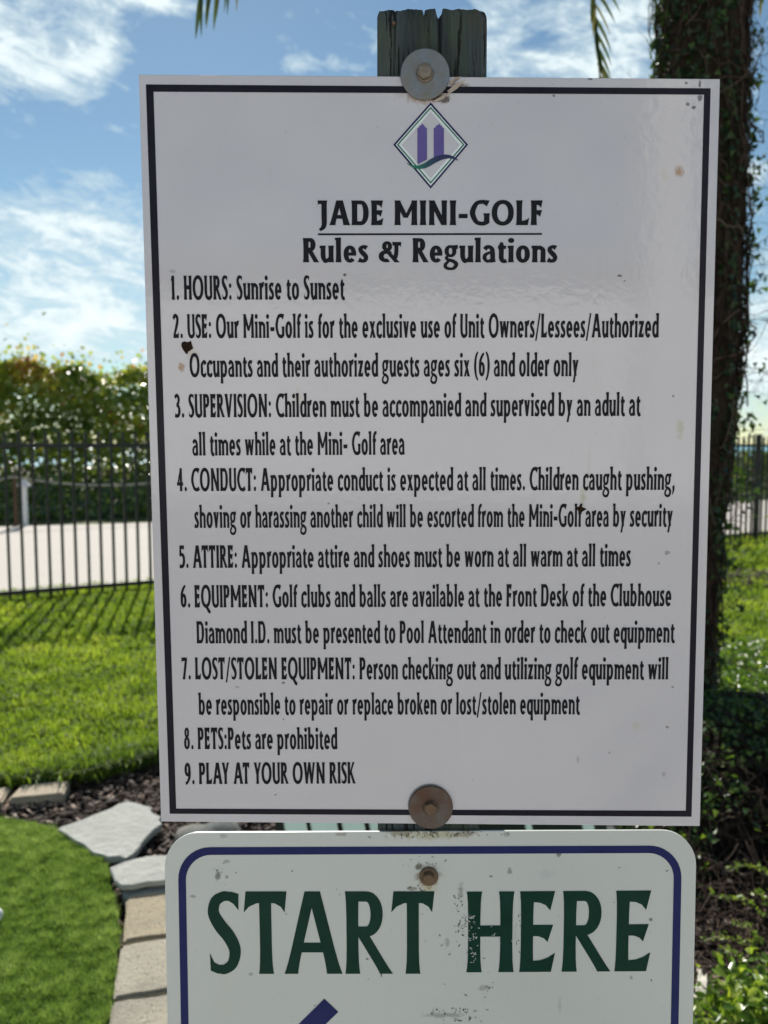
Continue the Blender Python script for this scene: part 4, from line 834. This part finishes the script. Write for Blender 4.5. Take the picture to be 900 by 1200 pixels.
# brown strip of bare mulch in the far lawn at the right
sp2 = [ground(828, 676), ground(850, 671), ground(900, 674), ground(990, 668), ground(1010, 690), ground(900, 693), ground(850, 688), ground(826, 690)]
X = rng.uniform(2, 7, 9000); Y = rng.uniform(5, 13, 9000); ok = inside(sp2, X, Y); X, Y = X[ok], Y[ok]
chips('mulch_strip', X, Y, .045+.02*rng.random(len(X)), rng.uniform(.03, .09, len(X)), chip_m)
# ------------------------------------------------------------------ palm with climbing ivy
palm = empty('palm_tree', (1.35, 3.75, 0)); tag(palm, 'thick palm trunk wrapped in ivy and dead vines behind the rules board', 'palm tree')
TD = 3.75
def tr_c(z):                      # centre and radius of the trunk at height z
    x = float(np.interp(z, (0, .5, 1.1, 1.7, 2.5, 3.5, 5.3), (1.32, 1.34, 1.36, 1.405, 1.40, 1.415, 1.44))); return x, TD, .188+.02*math.exp(-z*1.2)+.012*math.sin(z*3.1+1)
def tr_r(z, a):
    x, y, r = tr_c(z); q = Vector((math.cos(a)*1.3, math.sin(a)*1.3, z*1.6)); return r*(1+.08*mnoise.noise(q)+.06*mnoise.noise(q*2.7)+.05*mnoise.noise(q*7))+.012*mnoise.noise(q*16)
m = NT('palm_bark'); bn = m.noise(14, 6, .7, (1, 1, 1.8)); c = m.mix(m.math('MULTIPLY_ADD', bn, 2.2, -.6, clamp=True), (.028, .017, .011, 1), (.10, .068, .048, 1))
c = m.mix(m.math('MULTIPLY_ADD', m.noise(5, 4, .6, off=(3, 3, 3)), 5, -2.7, clamp=True), c, (.022, .04, .014, 1)); m.base(c, .95, spec=.2); m.bump(m.math('ADD', bn, m.noise(60, 5, .7)), 1, .03); bark_m = m.mat
V = []; Fc = []; SEG = 56; ROW = 190; ZT = 5.3
for j in range(ROW+1):
    z = -.1+(ZT+.1)*j/ROW; x, y, r = tr_c(z)
    for k in range(SEG): a = 2*math.pi*k/SEG; rr_ = tr_r(z, a); V.append((x+rr_*math.cos(a), y+rr_*math.sin(a), z))
for j in range(ROW):
    for k in range(SEG): Fc.append((j*SEG+k, j*SEG+(k+1) % SEG, (j+1)*SEG+(k+1) % SEG, (j+1)*SEG+k))
Fc.append(tuple(range(ROW*SEG, (ROW+1)*SEG))); mesh_py('trunk', V, Fc, bark_m, palm, True)
m = NT('dead_vine'); m.base(m.ramp(m.attr('rnd'), [(0, (.018, .011, .008)), (.6, (.05, .033, .024)), (1, (.14, .10, .075))]), .9, spec=.2); vine_m = m.mat
pth = []
for i in range(1050):
    z = random.uniform(.1, 5.1); a = random.uniform(0, 2*math.pi); da = random.gauss(0, .10); dz = random.gauss(0, .045); pts = []; nn = random.randint(7, 16); lift = random.uniform(.003, .035)
    for k in range(nn):
        x, y, r = tr_c(z); rr_ = tr_r(z, a)+lift; pts.append((x+rr_*math.cos(a), y+rr_*math.sin(a), z)); a += da+random.gauss(0, .05); z += dz+random.gauss(0, .012); dz += random.gauss(0, .012); lift = max(.002, lift+random.gauss(0, .006))
    r0 = random.choice((.0016, .0022, .003, .0045)); pth.append((pts, [r0]*nn))
tag(tubes('vines', pth, vine_m, palm, 4), kind='stuff')
ivy_m = leafmat('ivy_leaves', [(0, (.012, .032, .010)), (.45, (.035, .075, .02)), (.8, (.075, .14, .03)), (1, (.16, .24, .04))], (1.7, 1.6, .6), .35, .4)
n = 12500; z = rng.uniform(.1, 5.2, n); a = rng.uniform(0, 2*np.pi, n)
cl_ = smooth_noise(a*1.2+30, z*1.0+30, .42, 21)*.6+smooth_noise(a*1.2+30, z+30, .17, 22)*.4
sidef = np.clip(np.abs(np.cos(a)), 0, 1)*.13; keep = cl_+sidef+rng.random(n)*.12 > .55; z, a = z[keep], a[keep]
P = []; Nn = []
for zz, aa in zip(z, a):
    x, y, r = tr_c(zz); rr_ = tr_r(zz, aa)+.004+abs(random.gauss(0, .018)); P.append((x+rr_*math.cos(aa), y+rr_*math.sin(aa), zz)); Nn.append((math.cos(aa)+random.gauss(0, .45), math.sin(aa)+random.gauss(0, .45), random.gauss(.25, .4)))
P = np.array(P); leaves('ivy', P, np.array(Nn), rng.uniform(.022, .045, len(P)), ivy_m, np.clip(rng.beta(1.6, 2.6, len(P)), 0, 1), palm, 'ivy')
# lumps of ivy that stand off the trunk and bare tendrils against the sky
def trunk_edge(px, py, side):       # point on the outline of the trunk at a picture row
    d = ray(px, py); z = EYE+d.z/d.y*TD; x, y, r = tr_c(z); return Vector((x+side*(r-.02), TD, z))
P = []; Nn = []; Sz = []; Rv = []; tw = []
for px, py, n_, sc in ((884, 95, 10, .05), (888, 45, 8, .04), (880, 240, 16, .06), (876, 205, 14, .05), (885, 330, 7, .045), (874, 190, 14, .06), (868, 260, 20, .05), (876, 345, 14, .06), (884, 433, 12, .05), (870, 500, 34, .07), (872, 390, 14, .05), (862, 560, 24, .06), (866, 585, 20, .08), (851, 700, 20, .06), (772, 20, 10, .03), (769, 60, 18, .03), (770, 80, 16, .03), (882, 150, 14, .05), (879, 290, 12, .05), (880, 15, 10, .05), (865, 460, 14, .05), (858, 620, 18, .06), (852, 660, 18, .06), (848, 740, 18, .06)):
    side = -1 if px < 800 else 1; z0 = at_depth(px, py, TD); c = Vector((z0.x, TD-.03, z0.z)); e = trunk_edge(px, py, side)
    tw.append(([tuple(e-Vector((side*.03, 0, .03))), tuple(e.lerp(c, .5)+Vector((0, 0, .01))), tuple(c)], [.003, .002, .0014]))
    for _ in range(n_):
        P.append(tuple(c+Vector((random.gauss(0, sc*.5), random.gauss(0, sc*.6), random.gauss(0, sc*.6))))); Nn.append((random.gauss(0, .7), random.gauss(-.5, .7), random.gauss(.3, .6))); Sz.append(random.uniform(.022, .048)); Rv.append(random.betavariate(1.5, 2.2))
leaves('ivy', np.array(P), np.array(Nn), np.array(Sz), ivy_m, np.array(Rv), palm, 'ivy')
def tendril(c, d, L, r0, depth, out):
    pts = []; x = Vector(c); d = Vector(d).normalized(); n_ = 8; cur = Vector((random.gauss(0, .5), random.gauss(0, .3), random.gauss(0, .5)))
    for k in range(n_):
        pts.append(tuple(x)); x = x+d*L/(n_-1); d = (d+cur*.13+Vector((random.gauss(0, .12), random.gauss(0, .1), random.gauss(0, .12)))).normalized()
        if depth and k > 1 and random.random() < .5: tendril(x, d+Vector((random.gauss(0, .9), random.gauss(0, .5), random.gauss(0, .9))), L*random.uniform(.25, .55), r0*.65, depth-1, out)
    out.append((pts, [r0*(1-.07*k) for k in range(n_)]))
for _ in range(70):
    py = random.uniform(-60, 760); side = 1 if random.random() < .75 else -1
    e = trunk_edge(870, py, side); tendril(e, (side, random.gauss(-.1, .4), random.gauss(.15, .6)), random.uniform(.10, .30), random.uniform(.0011, .0022), 2 if side > 0 else 0, tw)
for px, py, dx, dz, L, dp in ((866, 430, 1, .75, .34, 3), (862, 455, 1, .9, .22, 2), (868, 300, 1, .4, .22, 2), (866, 385, .9, .6, .22, 2), (855, 600, 1, .5, .18, 3), (850, 625, 1, .2, .16, 3), (852, 610, 1, 0, .16, 3), (854, 640, 1, -.3, .14, 3), (848, 660, 1, .1, .15, 2), (846, 720, 1, .25, .22, 2), (846, 745, 1, -.5, .2, 2), (772, 30, -1, .1, .10, 0), (772, 76, -1, .6, .14, 0)):
    e = trunk_edge(px, py, 1 if dx > 0 else -1); tendril(e, (dx, -.1, dz), L, .0026, dp, tw)
tag(tubes('tendrils', tw, vine_m, palm, 3), kind='stuff')
# fronds
fr_leaf = leafmat('palm_leaflets', [(0, (.02, .04, .012)), (.5, (.055, .085, .02)), (1, (.17, .16, .045))], (1.4, 1.3, .7), .4, .4)
m = NT('frond_rib'); m.base(m.mix(m.noise(30, 3), (.14, .14, .04, 1), (.26, .22, .08, 1)), .5); rib_m = m.mat
def frond(P0, P1, P2, P3, ll=.5, nl=46, hang=.75, seed=0, side=0):
    rnd_ = random.Random(seed); P0, P1, P2, P3 = map(Vector, (P0, P1, P2, P3)); pts = []
    for k in range(25): t = k/24; pts.append(P0*(1-t)**3+P1*3*t*(1-t)**2+P2*3*t*t*(1-t)+P3*t**3)
    fo = tubes('frond', [([tuple(p) for p in pts], [.016*(1-.85*k/24)+.0015 for k in range(25)])], rib_m, palm, 5)
    V = []; Fc = []; Rn = []
    for i in range(nl):
        t = .12+.88*i/(nl-1); k = min(23, int(t*24)); f = t*24-k; p = pts[k].lerp(pts[k+1], min(1, f)); tg = (pts[k+1]-pts[k]).normalized()
        sd_ = tg.cross(Vector((0, 0, 1))); sd_ = sd_.normalized() if sd_.length > .05 else Vector((1, 0, 0))
        for s_ in (-1, 1):
            L = ll*(.55+.45*math.sin(math.pi*min(1, t*1.05)))*(1-.35*max(0, t-.7)/.3)*rnd_.uniform(.85, 1.1); w = .015*rnd_.uniform(.8, 1.2)
            d = (sd_*s_*(1-hang)+tg*.45+Vector((0, 0, -hang))+Vector((rnd_.gauss(0, .07), rnd_.gauss(0, .07), rnd_.gauss(0, .07)))).normalized()
            if side: d = (d+Vector((side*.45, 0, 0))).normalized()
            wv = d.cross(Vector((rnd_.gauss(0, .4), 1, rnd_.gauss(0, .4)))).normalized()*w/2; b = len(V); x = p; r_ = rnd_.random()
            for q in range(5):
                u = q/4; ww = wv*(1, 1.1, .9, .6, .08)[q]; V += [tuple(x-ww), tuple(x+ww)]; Rn += [r_, r_]; x = x+d*L/4; d = (d+Vector((0, 0, -.16))).normalized()
            for q in range(4): Fc.append((b+2*q, b+2*q+1, b+2*q+3, b+2*q+2))
    tag(mesh_np('leaflets', np.array(V), np.array(Fc), fr_leaf, np.array(Rn), fo), kind='stuff')
top = Vector((tr_c(5.2)[0], TD, 5.25))
tip = at_depth(703, 90, 3.35); mid_ = at_depth(668, -60, 3.45)
frond(top, top+Vector((-.35, -.1, .45)), Vector((mid_.x-.03, mid_.y, mid_.z+.75)), tip, .36, 60, .5, 3, side=.8)
tip = at_depth(236, -6, 3.0); frond(top, top+Vector((-1.1, -.25, .7)), Vector((tip.x+.55, 3.1, tip.z+.55)), tip, .46, 44, .93, 4, side=.18)
tip = at_depth(893, -14, 4.4); frond(top, top+Vector((.5, .4, .6)), Vector((tip.x+.05, 4.35, tip.z+.7)), tip, .42, 36, .9, 5)
for i in range(13):
    a = R(20+i*27); L = random.uniform(1.9, 2.4); d = Vector((math.cos(a), math.sin(a), 0))
    if -.95 < d.x < .1 and d.y < .2: d = Vector((d.x, d.y, 0)); zt = .1
    else: zt = random.uniform(-.5, .2)
    frond(top, top+d*L*.3+Vector((0, 0, .9)), top+d*L*.8+Vector((0, 0, .7)), top+d*L+Vector((0, 0, zt-.1)), .45, 34, .55, 20+i)
# ------------------------------------------------------------------ mound of vines round the foot of the palm
def mound(x, y):
    """height of the ground under the creeper"""
    gx = 1/(1+math.exp(-(x-.92)/.07)) ; yf = 2.42+.10*math.sin(x*3); up = 1/(1+math.exp(-(y-yf-.33)/.13)); dn = .26/(1+math.exp((y-5.5)/.12))+.74/(1+math.exp((y-3.75)/.12))
    return -.04+max(0, (.37*up*dn*gx)*(1+.18*mnoise.noise(Vector((x*1.7, y*1.7, 0)))+.06*mnoise.noise(Vector((x*6, y*6, 3)))))
V = []; Fc = []; NXm, NYm = 110, 120
for j in range(NYm+1):
    for i in range(NXm+1): x = .62+3.2*i/NXm; y = 1.95+3.9*j/NYm; V.append((x, y, mound(x, y)-.012+.012*mnoise.noise(Vector((x*25, y*25, 0)))))
for j in range(NYm):
    for i in range(NXm): a = j*(NXm+1)+i; Fc.append((a, a+1, a+NXm+2, a+NXm+1))
m = NT('dark_humus'); m.base(m.ramp(m.noise(30, 5, .7), [(.3, (.008, .006, .004)), (.7, (.028, .019, .013))]), .95, spec=.2); m.bump(m.noise(50, 5, .7), 1, .03)
tag(mesh_py('planting_mound', V, Fc, m.mat, None, True), kind='structure')
pth = []
for i in range(2600):
    x = random.uniform(.8, 2.6); y = random.uniform(2.25, 3.85); a = random.uniform(0, 6.28) if random.random() < .5 else random.gauss(-1.7, .5); pts = []; nn = random.randint(6, 14); lf = random.uniform(.0, .05); da = random.gauss(0, .12)
    for k in range(nn): pts.append((x, y, mound(x, y)+lf)); x += math.cos(a)*.035; y += math.sin(a)*.035; a += da+random.gauss(0, .12); lf = min(.045, max(-.005, lf+random.gauss(0, .012)))
    r0 = random.choice((.0010, .0014, .0018, .0026)); pth.append((pts, [r0]*nn))
tag(tubes('dead_vines', pth, vine_m, None, 4), 'tangle of dead brown vines over the dark mound at the foot of the palm', 'vines', kind='stuff')
gc_m = leafmat('creeper_leaves', [(0, (.03, .07, .015)), (.35, (.08, .16, .025)), (.7, (.18, .30, .04)), (1, (.36, .44, .08))], (1.5, 1.5, .6), .3, .45, spec=.5)
n = 60000; X = rng.uniform(.9, 3.8, n); Y = rng.uniform(2.2, 5.8, n); Z = np.array([mound(x, y) for x, y in zip(X, Y)])
dens = 1/(1+np.exp(-(Y-3.78-.12*np.sin(X*5))/.05)); pat = smooth_noise(X+5, Y+5, .13, 31)
keep = rng.random(n) < dens*(.5+.9*pat)+.010*(pat > 9); X, Y, Z, pat, dn_ = X[keep], Y[keep], Z[keep], pat[keep], dens[keep]
P = np.stack([X, Y, Z+.01+rng.random(len(X))*(.04+.08*pat)*dn_+.012], 1)
tag(leaves('creeper', P, np.stack([rng.normal(0, .5, len(X)), rng.normal(-.1, .5, len(X)), rng.normal(.8, .4, len(X))], 1), rng.uniform(.018, .04, len(X)), gc_m, np.clip(rng.beta(2, 2, len(X)), 0, 1), None, 'oval'), 'green creeper covering the top of the mound beside the palm trunk', 'creeper')
# sunlit runners reaching out of the shade, one thing each
RUN = [((900, 1023), (852, 1022), .04, 'pale runner crossing the dark mound level with the start sign top'), ((895, 1075), (834, 1050), .04, 'leafy runner slanting down right, second from the top beside the start sign'),
       ((893, 1110), (864, 1086), .03, 'short curled runner between the two long leafy runners beside the start sign'), ((888, 1117), (825, 1102), .04, 'long runner ending in a bright tip close to the right edge of the start sign'),
       ((875, 1138), (845, 1118), .03, 'short runner just below the long bright tipped one'), ((878, 1170), (838, 1160), .03, 'lowest leafy runner, just right of the splintered white wood'), ((884, 1050), (899, 1062), .03, 'short runner touching the right edge of the view over the dark mound')]
def surf(px, py, up=.03):
    d = ray(px, py); t = 1.2
    while t < 6:
        q = Vector((0, 0, EYE))+d*t
        if q.z < mound(q.x, q.y)+up: return q
        t += .004
    return ground(px, py, .03)
m = NT('runner_stem'); m.base((.16, .17, .05), .6); rs_m = m.mat
for (a, b, up, lab) in RUN:
    A0, B0 = surf(*a, up), surf(*b, up+.025); pts = []; P = []; Nn = []; Sz = []
    for k in range(12):
        t = k/11; p = A0.lerp(B0, t)+Vector((0, 0, .022*math.sin(t*3.1)+random.gauss(0, .003))); pts.append(tuple(p))
        for _ in range(2 if k > 3 else 3):
            P.append(tuple(p+Vector((random.gauss(0, .008), random.gauss(0, .008), random.uniform(.002, .016))))); Nn.append((random.gauss(0, .5), random.gauss(-.2, .5), random.gauss(.9, .3))); Sz.append(random.uniform(.012, .022))
    r = empty('leafy_runner', A0); tag(r, lab, 'creeper', 'leafy runners over the dark mound')
    o = tubes('stem', [(pts, [.0018]*12)], rs_m, r, 4); leaves('leaf', np.array(P), np.array(Nn), np.array(Sz), gc_m, rng.uniform(.65, 1, len(P)), r, 'oval')
# bright shrub at the lower right corner
P0_ = []; X = rng.uniform(.85, 2.6, 15000); Y = rng.uniform(2.45, 3.9, 15000); Z = np.array([mound(x, y) for x, y in zip(X, Y)]); kp = smooth_noise(X+3, Y+3, .2, 44)+rng.random(len(X))*.4 > .62; X, Y, Z = X[kp], Y[kp], Z[kp]
tag(leaves('ground_ivy', np.stack([X, Y, Z+.01+.05*rng.random(len(X))], 1), np.stack([rng.normal(0, .5, len(X)), rng.normal(-.3, .5, len(X)), rng.normal(.7, .4, len(X))], 1), rng.uniform(.018, .036, len(X)), ivy_m, np.clip(rng.beta(2.6, 1.4, len(X)), 0, 1), None, 'ivy'), 'dark ivy scattered over the shaded side of the mound', 'ivy')
sh = empty('small_shrub', ground(930, 1190)); tag(sh, 'bright green leafy shrub in sun at the lower right corner', 'shrub')
c0 = ground(922, 1180, .12); P = []; Nn = []; br = []
for i in range(230):
    a = random.uniform(0, 6.28); e = random.uniform(.15, 1.4); L = random.uniform(.06, .22); d = Vector((math.cos(a)*math.cos(e), math.sin(a)*math.cos(e), math.sin(e))); pts = []
    for k in range(6): q = Vector((c0.x, c0.y, .0))+Vector((d.x*L*1.15*k/5*1.4, d.y*L*1.2*k/5, d.z*L*1.1*k/5+.04*math.sin(k))); pts.append(tuple(q))
    br.append((pts, [.002]*6))
    for k in range(2, 6):
        for _ in range(5): P.append(tuple(Vector(pts[k])+Vector((random.gauss(0, .012), random.gauss(0, .012), random.gauss(0, .012))))); Nn.append((random.gauss(0, .5), random.gauss(-.2, .5), random.gauss(.8, .4)))
P = np.array(P); leaves('leaf', P, np.array(Nn), rng.uniform(.018, .036, len(P)), gc_m, rng.uniform(.35, 1, len(P)), sh, 'oval'); tag(tubes('twigs', br, rs_m, sh, 3), kind='stuff')
# splintered white wood and a few sticks
m = NT('bleached_wood'); g = m.noise(30, 5, .6, (1, 1, .1)); m.base(m.mix(g, (.50, .46, .36, 1), (.78, .76, .66, 1)), .85); m.bump(g, .6, .006); bl_m = m.mat
OUT = [(814, 1186), (812, 1165), (817, 1150), (819, 1136), (822, 1134), (823.5, 1142), (826, 1144), (828, 1139), (829.5, 1150), (828, 1165), (827.5, 1182), (822, 1180), (818, 1189)]
pp = [surf(x, y, .032+.012*((1190-y)/55)) for x, y in OUT]; V = [tuple(p) for p in pp]+[tuple(p-Vector((0, -.004, .02))) for p in pp]; n_ = len(pp)
st = mesh_py('splintered_wood', V, [tuple(range(n_)), tuple(range(2*n_-1, n_-1, -1))]+[(i, n_+i, n_+(i+1) % n_, (i+1) % n_) for i in range(n_)], bl_m)
bm = bmesh.new(); bm.from_mesh(st.data); bmesh.ops.recalc_face_normals(bm, faces=bm.faces); bmesh.ops.bevel(bm, geom=list(bm.edges), offset=.002, segments=1, affect='EDGES'); bm.to_mesh(st.data); bm.free()
tag(st, 'splintered off-white piece of wood on the mulch right of the start sign', 'wood piece')
sm2 = NT('pale_stick'); sm2.base(sm2.mix(sm2.noise(40, 3), (.22, .16, .11, 1), (.40, .34, .25, 1)), .85)
for (p, q, r_, lab) in (((812, 1194), (834, 1186), .0038, 'pale dry stick lying at the foot of the splintered white wood'), ((800, 1186), (840, 1199), .003, 'thin pale stick crossing the bottom edge below the splintered white wood'), ((845, 1140), (875, 1165), .003, 'thin brown stick leaning on the dark mound right of the splintered white wood')):
    A0, B0 = surf(*p, .02), surf(*q, .025); pts = [tuple(A0.lerp(B0, k/6)+Vector((0, 0, random.gauss(0, .003)))) for k in range(7)]; tag(tubes('stick', [(pts, [r_]*7)], sm2.mat, None, 5), lab, 'stick', 'dry sticks in the mulch')
# litter of chips at the foot of the mound
n = 2600; X = rng.uniform(.75, 1.6, n); Y = rng.uniform(1.85, 2.6, n); Z = np.array([mound(x, y) for x, y in zip(X, Y)])+.004
chips('mulch_litter', X, Y, Z, rng.uniform(.012, .045, n), chip_m)


# ------------------------------------------------------------------ behind the photographer: a pale patio and clubhouse added out of view, for bounce light on the boards and reflections
m = NT('patio_paving'); bt = m.N.new('ShaderNodeTexBrick'); bt.inputs['Scale'].default_value = 1.6; bt.inputs['Color1'].default_value = (.50, .48, .45, 1); bt.inputs['Color2'].default_value = (.58, .56, .52, 1); bt.inputs['Mortar'].default_value = (.3, .29, .27, 1); bt.inputs['Mortar Size'].default_value = .01
m.L.new(m.tc.outputs['Object'], bt.inputs['Vector']); m.base(bt.outputs['Color'], .9)
tag(prism('fill_patio', [(-14, -24), (16, -24), (16, .35), (-14, .35)], -.066, .0, m.mat), kind='structure')  # unseen paving added to bounce sunlight onto the sign faces
m = NT('pale_stucco'); m.base(m.mix(m.noise(.6, 4), (.58, .57, .57, 1), (.68, .67, .67, 1)), .9); stuc_m = m.mat
m = NT('clubhouse_glass'); m.base((.03, .045, .05), .08); glass_m = m.mat
m = NT('grey_roof_tiles'); m.base(m.mix(m.noise(3, 4), (.20, .19, .19, 1), (.32, .31, .30, 1)), .8); roof_m = m.mat
def bbox_me(name, sx, sy, sz, m):
    v = [(x, y, z) for z in (0, sz) for x, y in ((-sx/2, -sy/2), (sx/2, -sy/2), (sx/2, sy/2), (-sx/2, sy/2))]; f = [(0, 3, 2, 1), (4, 5, 6, 7), (0, 1, 5, 4), (1, 2, 6, 5), (2, 3, 7, 6), (3, 0, 4, 7)]
    me = bpy.data.meshes.new(name); me.from_pydata(v, [], f); me.materials.append(m); return me
t = empty('clubhouse', (0, -28, 0)); tag(t, 'unseen pale clubhouse with a slim tower, added for fill light and reflection', 'building')
def kid(name, me, loc):
    o = bpy.data.objects.new(name, me); COL.objects.link(o); o.parent = t; o.location = loc; return o
kid('wall', bbox_me('wall', 44, 9, 6.6, stuc_m), (2, 0, -.08)); kid('roof', bbox_me('roof', 45.4, 10.4, .5, roof_m), (2, 0, 6.53)); kid('mirrored_tower', bbox_me('mirrored_tower', 1.3, 1.3, 19, stuc_m), (8.1, 5.2, -.08))
win_me = bbox_me('window', 1.7, .08, 1.5, glass_m)
for fl_ in range(2):
    for x in ((-17, -14.6, 12.4, 14.6), (-16, -9.4, 13, 19))[fl_]: kid('window', win_me, (x, 4.545, 1.0+fl_*3.1))
